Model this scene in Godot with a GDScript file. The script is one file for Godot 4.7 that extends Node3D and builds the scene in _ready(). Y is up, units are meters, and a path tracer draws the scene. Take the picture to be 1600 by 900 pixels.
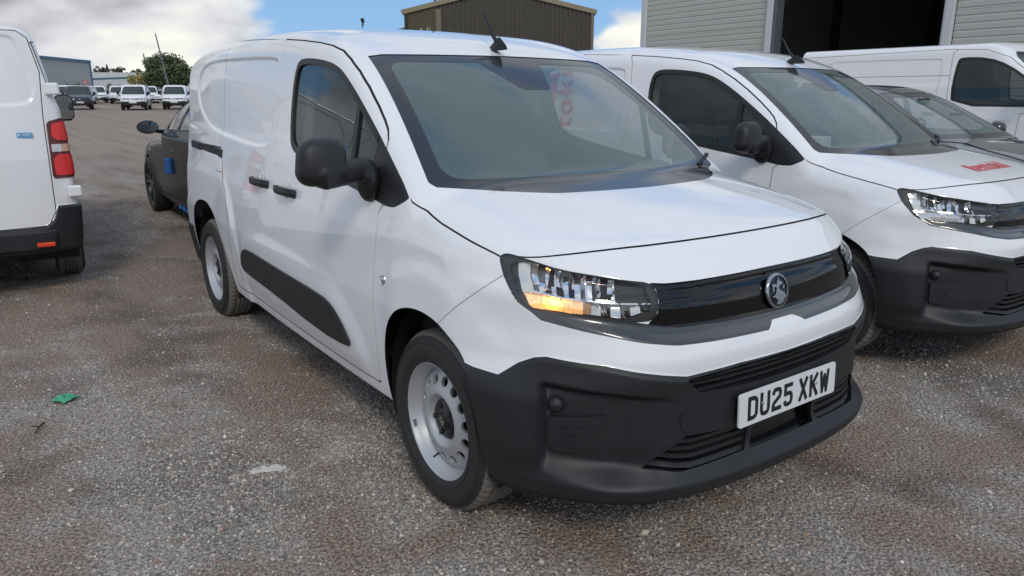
extends Node3D
# ---------------------------------------------------------------- helpers: tables, smooth joins, regions
var M := {}
var taken := {}

func lut(xs: Array, ys: Array) -> PackedFloat32Array:
	# smooth curve through the points, sampled every 10 mm from xs[0]
	var n := xs.size()
	var m: Array = []
	for i in n:
		if i == 0: m.append((ys[1] - ys[0]) / (xs[1] - xs[0]))
		elif i == n - 1: m.append((ys[i] - ys[i - 1]) / (xs[i] - xs[i - 1]))
		else:
			var a: float = (ys[i] - ys[i - 1]) / (xs[i] - xs[i - 1])
			var b: float = (ys[i + 1] - ys[i]) / (xs[i + 1] - xs[i])
			m.append(0.5 * (a + b) if a * b > 0.0 else 0.3 * (a + b))
	var out := PackedFloat32Array([xs[0]])
	var cnt := int((xs[n - 1] - xs[0]) * 100.0) + 1
	var k := 0
	for j in cnt:
		var x: float = xs[0] + j * 0.01
		while k < n - 2 and x > xs[k + 1]: k += 1
		var h: float = xs[k + 1] - xs[k]
		var t: float = (x - xs[k]) / h
		var t2 := t * t
		var t3 := t2 * t
		out.append((2 * t3 - 3 * t2 + 1) * ys[k] + (t3 - 2 * t2 + t) * h * m[k] + (3 * t2 - 2 * t3) * ys[k + 1] + (t3 - t2) * h * m[k + 1])
	return out

func at(l: PackedFloat32Array, x: float) -> float:
	var f := (x - l[0]) * 100.0
	var n := l.size() - 2
	if f <= 0.0: return l[1] + f * (l[2] - l[1])
	if f >= n: return l[n + 1] + (f - n) * (l[n + 1] - l[n])
	var i := int(f)
	return lerpf(l[i + 1], l[i + 2], f - i)

func smax(a: float, b: float, k: float) -> float:
	var h := k - absf(a - b)
	if h <= 0.0: return maxf(a, b)
	return maxf(a, b) + h * h * 0.25 / k

func smin(a: float, b: float, k: float) -> float:
	var h := k - absf(a - b)
	if h <= 0.0: return minf(a, b)
	return minf(a, b) - h * h * 0.25 / k

class Reg:
	# an area of a body seen along an axis: 0 from the side (x, y), 1 from the front (z, y), 2 from above (x, z), 3 round the corner (z - x, y)
	var view := 0
	var pts: PackedVector2Array
	var lo: Vector2
	var hi: Vector2
	var open := false
	var reach := 0.04
	var box := AABB(Vector3(-99, -99, -99), Vector3(198, 198, 198))
	func sd2(p: Vector2) -> float:
		if open:
			var n := pts.size()
			var k := 0
			while k < n - 2 and p.x > pts[k + 1].x: k += 1
			var a := pts[k]
			var b := pts[k + 1]
			return p.y - (a.y + (b.y - a.y) * clampf((p.x - a.x) / (b.x - a.x), -0.3 if k == 0 else 0.0, 1.3 if k == n - 2 else 1.0))
		var ox := maxf(lo.x - p.x, p.x - hi.x)
		var oy := maxf(lo.y - p.y, p.y - hi.y)
		var o := maxf(ox, oy)
		if o > reach: return o
		var d := 1e9
		var s := 1.0
		var n2 := pts.size()
		var j := n2 - 1
		for i in n2:
			var vi := pts[i]
			var e := pts[j] - vi
			var w := p - vi
			var q := w - e * clampf(w.dot(e) / e.dot(e), 0.0, 1.0)
			d = minf(d, q.length_squared())
			var c1 := p.y >= vi.y
			var c2 := p.y < pts[j].y
			var c3 := e.x * w.y > e.y * w.x
			if (c1 and c2 and c3) or (not c1 and not c2 and not c3): s = -s
			j = i
		return s * sqrt(d)
	func flat(p: Vector3) -> Vector2:
		match view:
			0: return Vector2(p.x, p.y)
			1: return Vector2(p.z, p.y)
			2: return Vector2(p.x, p.z)
			_: return Vector2(p.z - p.x, p.y)
	func sd(p: Vector3) -> float:
		var b := maxf(maxf(box.position.x - p.x, p.x - box.end.x), maxf(maxf(box.position.y - p.y, p.y - box.end.y), maxf(box.position.z - p.z, p.z - box.end.z)))
		if b > 0.1: return b
		return maxf(b, sd2(flat(p)))

func reg(view: int, list: Array, round_ := 0, box = null) -> Reg:
	var r := Reg.new()
	r.view = view
	var p := PackedVector2Array()
	for i in range(0, list.size(), 2): p.append(Vector2(list[i], list[i + 1]))
	for k in round_: p = chaikin(p, true)
	r.pts = p
	r.lo = p[0]
	r.hi = p[0]
	for q in p:
		r.lo = r.lo.min(q)
		r.hi = r.hi.max(q)
	if box: r.box = box
	return r

func line(view: int, list: Array, round_ := 1, box = null) -> Reg:
	var r := Reg.new()
	r.view = view
	r.open = true
	for i in range(0, list.size(), 2): r.pts.append(Vector2(list[i], list[i + 1]))
	for k in round_: r.pts = chaikin(r.pts, false)
	if box: r.box = box
	return r

func chaikin(p: PackedVector2Array, closed: bool) -> PackedVector2Array:
	var o := PackedVector2Array()
	var n := p.size()
	if not closed: o.append(p[0])
	for i in (n if closed else n - 1):
		var a := p[i]
		var b := p[(i + 1) % n]
		o.append(a.lerp(b, 0.25))
		o.append(a.lerp(b, 0.75))
	if not closed: o.append(p[n - 1])
	return o

func inset(r: Reg, by: float) -> Reg:
	var q := Reg.new()
	q.view = r.view
	q.box = r.box
	var o := Geometry2D.offset_polygon(r.pts, -by, Geometry2D.JOIN_ROUND)
	q.pts = o[0]
	q.lo = q.pts[0]
	q.hi = q.pts[0]
	for v in q.pts:
		q.lo = q.lo.min(v)
		q.hi = q.hi.max(v)
	return q

func box6(x0: float, x1: float, y0: float, y1: float, z0: float, z1: float) -> AABB:
	return AABB(Vector3(x0, y0, z0), Vector3(x1 - x0, y1 - y0, z1 - z0))

# ---------------------------------------------------------------- skins: a body's outer surface, meshed and cut into panels
class Shell:
	var host
	var model := 0
	var V := PackedVector3Array()
	var N := PackedVector3Array()
	var T := PackedInt32Array()
	func D(p: Vector3) -> float:
		return host.dist(model, p.x, p.y, absf(p.z))
	func grad(p: Vector3) -> Vector3:
		const e := 0.004
		var a := D(p + Vector3(e, -e, -e))
		var b := D(p + Vector3(-e, -e, e))
		var c := D(p + Vector3(-e, e, -e))
		var d := D(p + Vector3(e, e, e))
		return Vector3(a - b - c + d, -a - b + c + d, -a + b - c + d).normalized()
	func drop(p: Vector3, n: Vector3, times := 3) -> Vector3:
		for k in times:
			var d := D(p)
			var s := d * 0.9
			if model == 0 and p.x > 0.2 and absf(d) > 1e-4: s = d / maxf((D(p + n * 0.003) - d) / 0.003, 0.6)
			p -= n * clampf(s, -0.02, 0.02)
		return p
	func add(p: Vector3, n: Vector3) -> int:
		p = drop(p, n, 2)
		V.append(p)
		N.append(grad(p))
		return V.size() - 1
	func build(lo: Vector3, hi: Vector3, h: float, finer: Callable) -> void:
		var nx := int((hi.x - lo.x) / h) + 2
		var ny := int((hi.y - lo.y) / h) + 2
		var nz := int((hi.z - lo.z) / h) + 2
		var g := PackedFloat32Array()
		g.resize(nx * ny * nz)
		for i in nx:
			for k in nz:
				var b := (i * nz + k) * ny
				var j := 0
				while j < ny:
					var d: float = D(lo + Vector3(i, j, k) * h)
					g[b + j] = d
					var skip := int(absf(d) * 0.6 / h)
					while skip > 0 and j < ny - 1:
						j += 1
						g[b + j] = d
						skip -= 1
					j += 1
		var id := PackedInt32Array()
		id.resize(nx * ny * nz)
		id.fill(-1)
		var sy := 1
		var sz := ny
		var sx := ny * nz
		var off := [0, sx, sy, sx + sy, sz, sx + sz, sy + sz, sx + sy + sz]
		for i in nx - 1:
			for k in nz - 1:
				for j in ny - 1:
					var b := (i * nz + k) * ny + j
					var s := 0
					for c in 8:
						if g[b + off[c]] < 0.0: s += 1
					if s == 0 or s == 8: continue
					var p := Vector3.ZERO
					var n := 0
					for e in EDGES:
						var a0: float = g[b + off[e[0]]]
						var a1: float = g[b + off[e[1]]]
						if (a0 < 0.0) == (a1 < 0.0): continue
						var t := a0 / (a0 - a1)
						p += CORNER[e[0]].lerp(CORNER[e[1]], t)
						n += 1
					p = lo + (Vector3(i, j, k) + p / n) * h
					id[b] = add(p, grad(p))
		var Q := []
		for i in range(1, nx - 1):
			for k in range(1, nz - 1):
				for j in range(1, ny - 1):
					var b := (i * nz + k) * ny + j
					var v0 := g[b] < 0.0
					if v0 != (g[b + sx] < 0.0): Q.append([id[b], id[b - sy], id[b - sy - sz], id[b - sz]])
					if v0 != (g[b + sy] < 0.0): Q.append([id[b], id[b - sx], id[b - sx - sz], id[b - sz]])
					if v0 != (g[b + sz] < 0.0): Q.append([id[b], id[b - sx], id[b - sx - sy], id[b - sy]])
		for level in 3:
			var R := []
			var mid := {}
			for q in Q:
				var c := (V[q[0]] + V[q[1]] + V[q[2]] + V[q[3]]) * 0.25
				if not finer.call(level, c):
					emit4(q)
					continue
				var ce := add(c, (N[q[0]] + N[q[1]] + N[q[2]] + N[q[3]]).normalized())
				var em := [0, 0, 0, 0]
				for e in 4:
					var a: int = mini(q[e], q[(e + 1) % 4])
					var b2: int = maxi(q[e], q[(e + 1) % 4])
					var key := a * 4194304 + b2
					if not mid.has(key): mid[key] = add((V[a] + V[b2]) * 0.5, (N[a] + N[b2]).normalized())
					em[e] = mid[key]
				for e in 4: R.append([q[e], em[e], ce, em[(e + 3) % 4]])
			Q = R
			if Q.is_empty(): break
		for q in Q: emit4(q)
	func emit4(q: Array) -> void:
		if q[0] < 0 or q[1] < 0 or q[2] < 0 or q[3] < 0: return
		if V[q[0]].distance_squared_to(V[q[2]]) < V[q[1]].distance_squared_to(V[q[3]]):
			T.append_array(PackedInt32Array([q[0], q[1], q[2], q[0], q[2], q[3]]))
		else:
			T.append_array(PackedInt32Array([q[0], q[1], q[3], q[1], q[2], q[3]]))
	const CORNER := [Vector3(0, 0, 0), Vector3(1, 0, 0), Vector3(0, 1, 0), Vector3(1, 1, 0), Vector3(0, 0, 1), Vector3(1, 0, 1), Vector3(0, 1, 1), Vector3(1, 1, 1)]
	const EDGES := [[0, 1], [2, 3], [4, 5], [6, 7], [0, 2], [1, 3], [4, 6], [5, 7], [0, 4], [1, 5], [2, 6], [3, 7]]

	# [inside, outside] of where the region's distance is below bias
	func cut(tris: PackedInt32Array, r: Reg, bias := 0.0) -> Array:
		var memo := {}
		var edge := {}
		var ins := PackedInt32Array()
		var outs := PackedInt32Array()
		var n := tris.size()
		var s := [0.0, 0.0, 0.0]
		for t in range(0, n, 3):
			var neg := 0
			for c in 3:
				var vi := tris[t + c]
				var dv
				if memo.has(vi): dv = memo[vi]
				else:
					dv = r.sd(V[vi]) - bias
					if absf(dv) < 1e-5: dv = 1e-5
					memo[vi] = dv
				s[c] = dv
				if dv < 0.0: neg += 1
			if neg == 0:
				outs.append(tris[t]); outs.append(tris[t + 1]); outs.append(tris[t + 2])
			elif neg == 3:
				ins.append(tris[t]); ins.append(tris[t + 1]); ins.append(tris[t + 2])
			else:
				var lone := 0
				for c in 3:
					if (s[c] < 0.0) == (neg == 1): lone = c
				var a := tris[t + lone]
				var b := tris[t + (lone + 1) % 3]
				var c2 := tris[t + (lone + 2) % 3]
				var ab := split(edge, a, b, s[lone], s[(lone + 1) % 3])
				var ac := split(edge, a, c2, s[lone], s[(lone + 2) % 3])
				var one := ins if neg == 1 else outs
				var two := outs if neg == 1 else ins
				one.append(a); one.append(ab); one.append(ac)
				two.append(ab); two.append(b); two.append(c2)
				two.append(ab); two.append(c2); two.append(ac)
				if neg == 1:
					ins = one
					outs = two
				else:
					ins = two
					outs = one
		return [ins, outs]
	func split(edge: Dictionary, a: int, b: int, da: float, db: float) -> int:
		var key := mini(a, b) * 4194304 + maxi(a, b)
		if edge.has(key): return edge[key]
		var t := da / (da - db)
		V.append(V[a].lerp(V[b], t))
		N.append(N[a].lerp(N[b], t).normalized())
		edge[key] = V.size() - 1
		return V.size() - 1
	# arrays of those triangles: moved out by off, closed down to base at their rims when skirt is on; side -1 mirrors
	func piece(st: Array, tris: PackedInt32Array, off := 0.0, skirt = null, side := 1) -> void:
		var map := {}
		var v: PackedVector3Array = st[0]
		var nn: PackedVector3Array = st[1]
		var ix: PackedInt32Array = st[2]
		var m := Vector3(1, 1, side)
		for t in range(0, tris.size(), 3):
			var w := [0, 0, 0]
			for c in 3:
				var vi := tris[t + c]
				if not map.has(vi):
					map[vi] = v.size()
					v.append((V[vi] + N[vi] * off) * m)
					nn.append(N[vi] * m)
				w[c] = map[vi]
			var cr := (v[w[1]] - v[w[0]]).cross(v[w[2]] - v[w[0]])
			if cr.dot(nn[w[0]] + nn[w[1]] + nn[w[2]]) > 0.0: ix.append_array(PackedInt32Array([w[0], w[2], w[1]]))
			else: ix.append_array(PackedInt32Array([w[0], w[1], w[2]]))
		if skirt != null:
			var seen := {}
			for t in range(0, tris.size(), 3):
				for c in 3:
					var a := tris[t + c]
					var b := tris[t + (c + 1) % 3]
					var key := mini(a, b) * 4194304 + maxi(a, b)
					if seen.has(key): seen[key] = null
					else: seen[key] = [a, b, tris[t + (c + 2) % 3]]
			for key in seen:
				if seen[key] == null: continue
				var a: int = seen[key][0]
				var b: int = seen[key][1]
				if absf(V[a].z) < 1e-4 and absf(V[b].z) < 1e-4: continue
				var nrm := ((V[b] - V[a]).cross(N[a])).normalized()
				if nrm.dot(V[seen[key][2]] - V[a]) > 0.0: nrm = -nrm
				if off < skirt: nrm = -nrm
				var k := v.size()
				for q in [[a, off], [b, off], [b, skirt], [a, skirt]]:
					v.append((V[q[0]] + N[q[0]] * q[1]) * m)
					nn.append(nrm * m)
				var cr := (v[k + 1] - v[k]).cross(v[k + 2] - v[k])
				if cr.dot(nrm * m) > 0.0: ix.append_array(PackedInt32Array([k, k + 2, k + 1, k, k + 3, k + 2]))
				else: ix.append_array(PackedInt32Array([k, k + 1, k + 2, k, k + 2, k + 3]))
		st[0] = v
		st[1] = nn
		st[2] = ix

func commit(called: String, st: Array, mat: Material, parent: Node) -> MeshInstance3D:
	var o := MeshInstance3D.new()
	o.name = called
	var arr := []
	arr.resize(Mesh.ARRAY_MAX)
	arr[Mesh.ARRAY_VERTEX] = st[0]
	arr[Mesh.ARRAY_NORMAL] = st[1]
	arr[Mesh.ARRAY_INDEX] = st[2]
	if st.size() > 3: arr[Mesh.ARRAY_COLOR] = st[3]
	var am := ArrayMesh.new()
	am.add_surface_from_arrays(Mesh.PRIMITIVE_TRIANGLES, arr)
	am.surface_set_material(0, mat)
	o.mesh = am
	parent.add_child(o, true)
	return o

func fresh() -> Array:
	return [PackedVector3Array(), PackedVector3Array(), PackedInt32Array()]

# like piece, but the facet leans: its far end goes deeper by lean metres per metre along dir
func leaning(sk: Shell, st: Array, tris: PackedInt32Array, off: float, dir: Vector3, lean: float, side: int) -> void:
	if tris.is_empty(): return
	var c := Vector3.ZERO
	for i in tris: c += sk.V[i]
	c /= tris.size()
	var k: int = st[0].size()
	sk.piece(st, tris, 0.0, null, side)
	var m := Vector3(1, 1, side)
	for i in range(k, st[0].size()):
		var n: Vector3 = st[1][i] * m
		var v: Vector3 = st[0][i] * m
		var t := (dir - n * n.dot(dir)).normalized()
		st[0][i] = (v + n * (off + lean * (v - c).dot(t))) * m
		st[1][i] = (n - t * lean).normalized() * m

# a part that spans both halves of a body
func whole(sk: Shell, called: String, tris: PackedInt32Array, mat: Material, parent: Node, off := 0.0, skirt = null) -> MeshInstance3D:
	var st := fresh()
	sk.piece(st, tris, off, skirt, 1)
	sk.piece(st, tris, off, skirt, -1)
	return commit(called, st, mat, parent)

# a part that the body has on either side
func pair(sk: Shell, called: String, tris: PackedInt32Array, mat: Material, parent: Node, off := 0.0, skirt = null, parent2: Node = null) -> Array:
	var out := []
	for s in [1, -1]:
		var st := fresh()
		sk.piece(st, tris, off, skirt, s)
		out.append(commit(called, st, mat, parent if s == 1 or parent2 == null else parent2))
	return out

# ---------------------------------------------------------------- small shapes
func quad(st: Array, a: Vector3, b: Vector3, c: Vector3, d: Vector3) -> void:
	# a, b, c, d run counter-clockwise seen from outside
	var k: int = st[0].size()
	var n := (b - a).cross(c - a).normalized()
	for p in [a, b, c, d]:
		st[0].append(p)
		st[1].append(n)
	st[2].append_array(PackedInt32Array([k, k + 2, k + 1, k, k + 3, k + 2]))

func tri(st: Array, a: Vector3, b: Vector3, c: Vector3) -> void:
	var k: int = st[0].size()
	var n := (b - a).cross(c - a).normalized()
	for p in [a, b, c]:
		st[0].append(p)
		st[1].append(n)
	st[2].append_array(PackedInt32Array([k, k + 2, k + 1]))

# a box with chamfered edges
func bx(st: Array, c: Vector3, s: Vector3, bev := 0.0, basis := Basis()) -> void:
	var h := s * 0.5
	bev = minf(bev, minf(h.x, minf(h.y, h.z)) * 0.9)
	var i := h - Vector3.ONE * bev
	var P := func(a: Vector3) -> Vector3: return c + basis * a
	for ax in 3:
		for sg in [-1.0, 1.0]:
			var u := (ax + 1) % 3
			var w := (ax + 2) % 3
			var q := []
			for m in [[-1, -1], [1, -1], [1, 1], [-1, 1]]:
				var p := Vector3.ZERO
				p[ax] = h[ax] * sg
				p[u] = i[u] * m[0]
				p[w] = i[w] * m[1]
				q.append(P.call(p))
			if sg > 0: quad(st, q[0], q[1], q[2], q[3])
			else: quad(st, q[3], q[2], q[1], q[0])
	if bev <= 0.0: return
	for ax in 3:
		var u := (ax + 1) % 3
		var w := (ax + 2) % 3
		for su in [-1.0, 1.0]:
			for sw in [-1.0, 1.0]:
				var q := []
				for m in [[-1, 0], [1, 0], [1, 1], [-1, 1]]:
					var p := Vector3.ZERO
					p[ax] = i[ax] * m[0]
					p[u] = (h[u] if m[1] == 0 else i[u]) * su
					p[w] = (i[w] if m[1] == 0 else h[w]) * sw
					q.append(P.call(p))
				if su * sw > 0: quad(st, q[3], q[2], q[1], q[0])
				else: quad(st, q[0], q[1], q[2], q[3])
	for sx in [-1.0, 1.0]:
		for sy in [-1.0, 1.0]:
			for sz in [-1.0, 1.0]:
				var a: Vector3 = P.call(Vector3(h.x * sx, i.y * sy, i.z * sz))
				var b: Vector3 = P.call(Vector3(i.x * sx, h.y * sy, i.z * sz))
				var d: Vector3 = P.call(Vector3(i.x * sx, i.y * sy, h.z * sz))
				if sx * sy * sz > 0: tri(st, a, b, d)
				else: tri(st, a, d, b)

# a surface of revolution about axis through c; prof holds (radius, height) pairs from one end to the other, outside on its left
func lathe(st: Array, c: Vector3, axis: Vector3, prof: Array, seg := 24, smooth := true) -> void:
	axis = axis.normalized()
	var u := axis.cross(Vector3.UP if absf(axis.y) < 0.9 else Vector3.RIGHT).normalized()
	var w := axis.cross(u)
	var n := prof.size()
	for i in n - 1:
		var a: Vector2 = prof[i]
		var b: Vector2 = prof[i + 1]
		if a.is_equal_approx(b): continue
		var fn := Vector2(b.y - a.y, a.x - b.x).normalized()
		var na := fn
		var nb := fn
		if smooth:
			if i > 0:
				var pn := Vector2(a.y - prof[i - 1].y, prof[i - 1].x - a.x).normalized()
				if pn.dot(fn) > 0.5: na = (pn + fn).normalized()
			if i < n - 2:
				var qn := Vector2(prof[i + 2].y - b.y, b.x - prof[i + 2].x).normalized()
				if qn.dot(fn) > 0.5: nb = (qn + fn).normalized()
		var k: int = st[0].size()
		for s in seg + 1:
			var t := TAU * s / seg
			var d := u * cos(t) + w * sin(t)
			st[0].append(c + d * a.x + axis * a.y)
			st[1].append(d * na.x + axis * na.y)
			st[0].append(c + d * b.x + axis * b.y)
			st[1].append(d * nb.x + axis * nb.y)
		for s in seg:
			var q := k + s * 2
			st[2].append_array(PackedInt32Array([q, q + 1, q + 3, q, q + 3, q + 2]))

# a tube along points
func tube(st: Array, pts: Array, r0: float, r1 := -1.0, seg := 8, caps := true) -> void:
	if r1 < 0.0: r1 = r0
	var n := pts.size()
	var up := Vector3.UP
	var k: int = st[0].size()
	for i in n:
		var d: Vector3 = (pts[mini(i + 1, n - 1)] - pts[maxi(i - 1, 0)]).normalized()
		if absf(d.dot(up)) > 0.95: up = Vector3.RIGHT if absf(d.x) < 0.9 else Vector3.BACK
		var u := d.cross(up).normalized()
		var w := u.cross(d)
		up = w
		var r := lerpf(r0, r1, float(i) / maxf(n - 1, 1))
		for s in seg:
			var t := TAU * s / seg
			var q := u * cos(t) + w * sin(t)
			st[0].append(pts[i] + q * r)
			st[1].append(q)
	for i in n - 1:
		for s in seg:
			var a := k + i * seg + s
			var b := k + i * seg + (s + 1) % seg
			st[2].append_array(PackedInt32Array([a, b, a + seg, b, b + seg, a + seg]))
	if caps:
		for e in [0, n - 1]:
			var c: int = st[0].size()
			var dn: Vector3 = (pts[0] - pts[1]).normalized() if e == 0 else (pts[n - 1] - pts[n - 2]).normalized()
			st[0].append(pts[e])
			st[1].append(dn)
			for s in seg:
				st[0].append(st[0][k + e * seg + s])
				st[1].append(dn)
			for s in seg:
				if e != 0: st[2].append_array(PackedInt32Array([c, c + 1 + s, c + 1 + (s + 1) % seg]))
				else: st[2].append_array(PackedInt32Array([c, c + 1 + (s + 1) % seg, c + 1 + s]))

# an outline (x, y) given thickness along z, in the frame xf
func slab(st: Array, poly: PackedVector2Array, z0: float, z1: float, xf := Transform3D(), bev := 0.0) -> void:
	if Geometry2D.is_polygon_clockwise(poly): poly.reverse()
	var top := poly
	if bev > 0.0:
		var o := Geometry2D.offset_polygon(poly, -bev, Geometry2D.JOIN_MITER)
		if o.size() == 1 and o[0].size() == poly.size(): top = o[0]
		else: bev = 0.0
		if bev > 0.0:
			if Geometry2D.is_polygon_clockwise(top): top.reverse()
			var best := 0
			for i in top.size():
				if top[i].distance_to(poly[0]) < top[best].distance_to(poly[0]): best = i
			var rot := PackedVector2Array()
			for i in top.size(): rot.append(top[(i + best) % top.size()])
			top = rot
	var n := poly.size()
	for i in n:
		var a := poly[i]
		var b := poly[(i + 1) % n]
		quad(st, xf * Vector3(a.x, a.y, z0), xf * Vector3(b.x, b.y, z0), xf * Vector3(b.x, b.y, z1 - bev), xf * Vector3(a.x, a.y, z1 - bev))
		if bev > 0.0:
			var c := top[i]
			var d := top[(i + 1) % n]
			quad(st, xf * Vector3(a.x, a.y, z1 - bev), xf * Vector3(b.x, b.y, z1 - bev), xf * Vector3(d.x, d.y, z1), xf * Vector3(c.x, c.y, z1))
	var ix := Geometry2D.triangulate_polygon(top)
	for t in range(0, ix.size(), 3):
		var a3 := xf * Vector3(top[ix[t]].x, top[ix[t]].y, z1)
		var b3 := xf * Vector3(top[ix[t + 1]].x, top[ix[t + 1]].y, z1)
		var c3 := xf * Vector3(top[ix[t + 2]].x, top[ix[t + 2]].y, z1)
		if (b3 - a3).cross(c3 - a3).dot(xf.basis.z) > 0.0: tri(st, a3, b3, c3)
		else: tri(st, a3, c3, b3)

func poly2(list: Array) -> PackedVector2Array:
	var p := PackedVector2Array()
	for i in range(0, list.size(), 2): p.append(Vector2(list[i], list[i + 1]))
	return p

func ring2(c: Vector2, rx: float, ry: float, n := 20) -> PackedVector2Array:
	var p := PackedVector2Array()
	for i in n: p.append(c + Vector2(cos(TAU * i / n) * rx, sin(TAU * i / n) * ry))
	return p

func rrect(c: Vector2, w: float, h: float, r: float, n := 4) -> PackedVector2Array:
	var p := PackedVector2Array()
	for q in 4:
		var cc := c + Vector2((w * 0.5 - r) * (1 if q in [0, 3] else -1), (h * 0.5 - r) * (1 if q < 2 else -1))
		for i in n + 1: p.append(cc + Vector2.from_angle(PI * 0.5 * (q + float(i) / n)) * r)
	return p

func numbered(called: String) -> String:
	taken[called] = taken.get(called, -1) + 1
	return called if taken[called] == 0 else "%s_%03d" % [called, taken[called]]

func thing(called: String, label: String, category: String, group := "") -> Node3D:
	var o := Node3D.new()
	o.name = numbered(called)
	add_child(o)
	return tag(o, label, category, group)

func tag(o: Node3D, label: String, category: String, group := "") -> Node3D:
	o.set_meta("label", label)
	o.set_meta("category", category)
	if group: o.set_meta("group", group)
	return o

func copy(o: Node3D, label: String, group := "") -> Node3D:
	var r: Node3D = o.duplicate()
	r.name = numbered(String(o.name).rstrip("0123456789").trim_suffix("_"))
	add_child(r)
	r.set_meta("label", label)
	if group: r.set_meta("group", group)
	return r

func solo(called: String, st: Array, mat: Material, label: String, category: String, group := "") -> MeshInstance3D:
	var o := commit(numbered(called), st, mat, self)
	tag(o, label, category, group)
	return o

func struct(called: String, st: Array, mat: Material) -> MeshInstance3D:
	var o := commit(numbered(called), st, mat, self)
	o.set_meta("kind", "structure")
	return o

# ---------------------------------------------------------------- the small van: its outer surface (x forward, y up, z to its right; front axle at x = 0)
var c_front := lut([0.2, 0.255, 0.285, 0.31, 0.335, 0.36, 0.44, 0.52, 0.60, 0.645, 0.69, 0.735, 0.77, 0.80, 0.83, 0.86, 0.885, 0.908, 0.94, 1.0, 1.1], [0.79, 0.812, 0.825, 0.828, 0.808, 0.792, 0.790, 0.789, 0.789, 0.796, 0.796, 0.781, 0.768, 0.762, 0.760, 0.758, 0.746, 0.714, 0.69, 0.66, 0.55])
var c_bonnet := lut([-0.6, -0.35, -0.1, 0.2, 0.4, 0.55, 0.65, 0.75], [1.21, 1.185, 1.15, 1.098, 1.055, 1.012, 0.97, 0.92])
var c_screen := lut([1.1, 1.3, 1.5, 1.65, 1.8], [0.0, 0.265, 0.57, 0.85, 1.20])
var c_roof := lut([-3.9, -3.6, -3.3, -2.9, -2.4, -1.8, -1.5, -1.3, -1.1, -0.85, -0.6], [1.67, 1.735, 1.765, 1.785, 1.80, 1.795, 1.775, 1.753, 1.725, 1.665, 1.58])
# height of the black bumper's upper edge, and of the upper and lower edges of the gloss panel, by z - x
var c_black := lut([-1.3, -0.80, -0.55, -0.312, -0.224, 0.02, 0.27, 0.322, 0.388, 0.479, 0.604, 0.75], [0.64, 0.650, 0.653, 0.645, 0.658, 0.693, 0.704, 0.696, 0.674, 0.628, 0.630, 0.64])
var c_ptop := lut([-1.2, -0.713, -0.355, -0.21, -0.044, 0.079, 0.23, 0.346, 0.5], [0.912, 0.910, 0.908, 0.910, 0.926, 0.940, 0.953, 0.971, 0.985])
var c_pbot := lut([-1.2, -0.684, -0.451, -0.272, -0.128, 0.019, 0.169, 0.296, 0.405, 0.463, 0.5], [0.735, 0.732, 0.735, 0.740, 0.756, 0.777, 0.795, 0.809, 0.856, 0.903, 0.96])
var r_recess := reg(0, [-3.333, 1.526, -3.227, 1.607, -3.076, 1.645, -2.819, 1.655, -2.592, 1.655, -2.093, 1.647, -1.76, 1.636, -1.70, 1.610, -1.69, 1.40, -1.67, 1.215, -1.743, 1.185, -1.964, 1.178, -2.667, 1.212, -3.035, 1.257, -3.292, 1.38], 2)
var r_strip := reg(0, [-2.125, 0.507, -2.095, 0.565, -2.043, 0.608, -1.966, 0.632, -1.448, 0.622, -0.875, 0.611, -0.772, 0.588, -0.69, 0.535, -0.625, 0.454, -0.654, 0.431, -0.961, 0.421, -1.55, 0.466, -2.068, 0.480], 1)

func sst(a: float, b: float, x: float) -> float:
	var t := clampf((x - a) / (b - a), 0.0, 1.0)
	return t * t * (3.0 - 2.0 * t)

func widen() -> void:
	r_strip_wide.reach = 0.25

func dist(model: int, x: float, y: float, z: float) -> float:
	match model:
		0: return d_small_van(x, y, z)
		1: return d_big_van(x, y, z)
		2: return d_car(x, y, z)
		_: return d_mirror(x, y, z)

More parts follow.
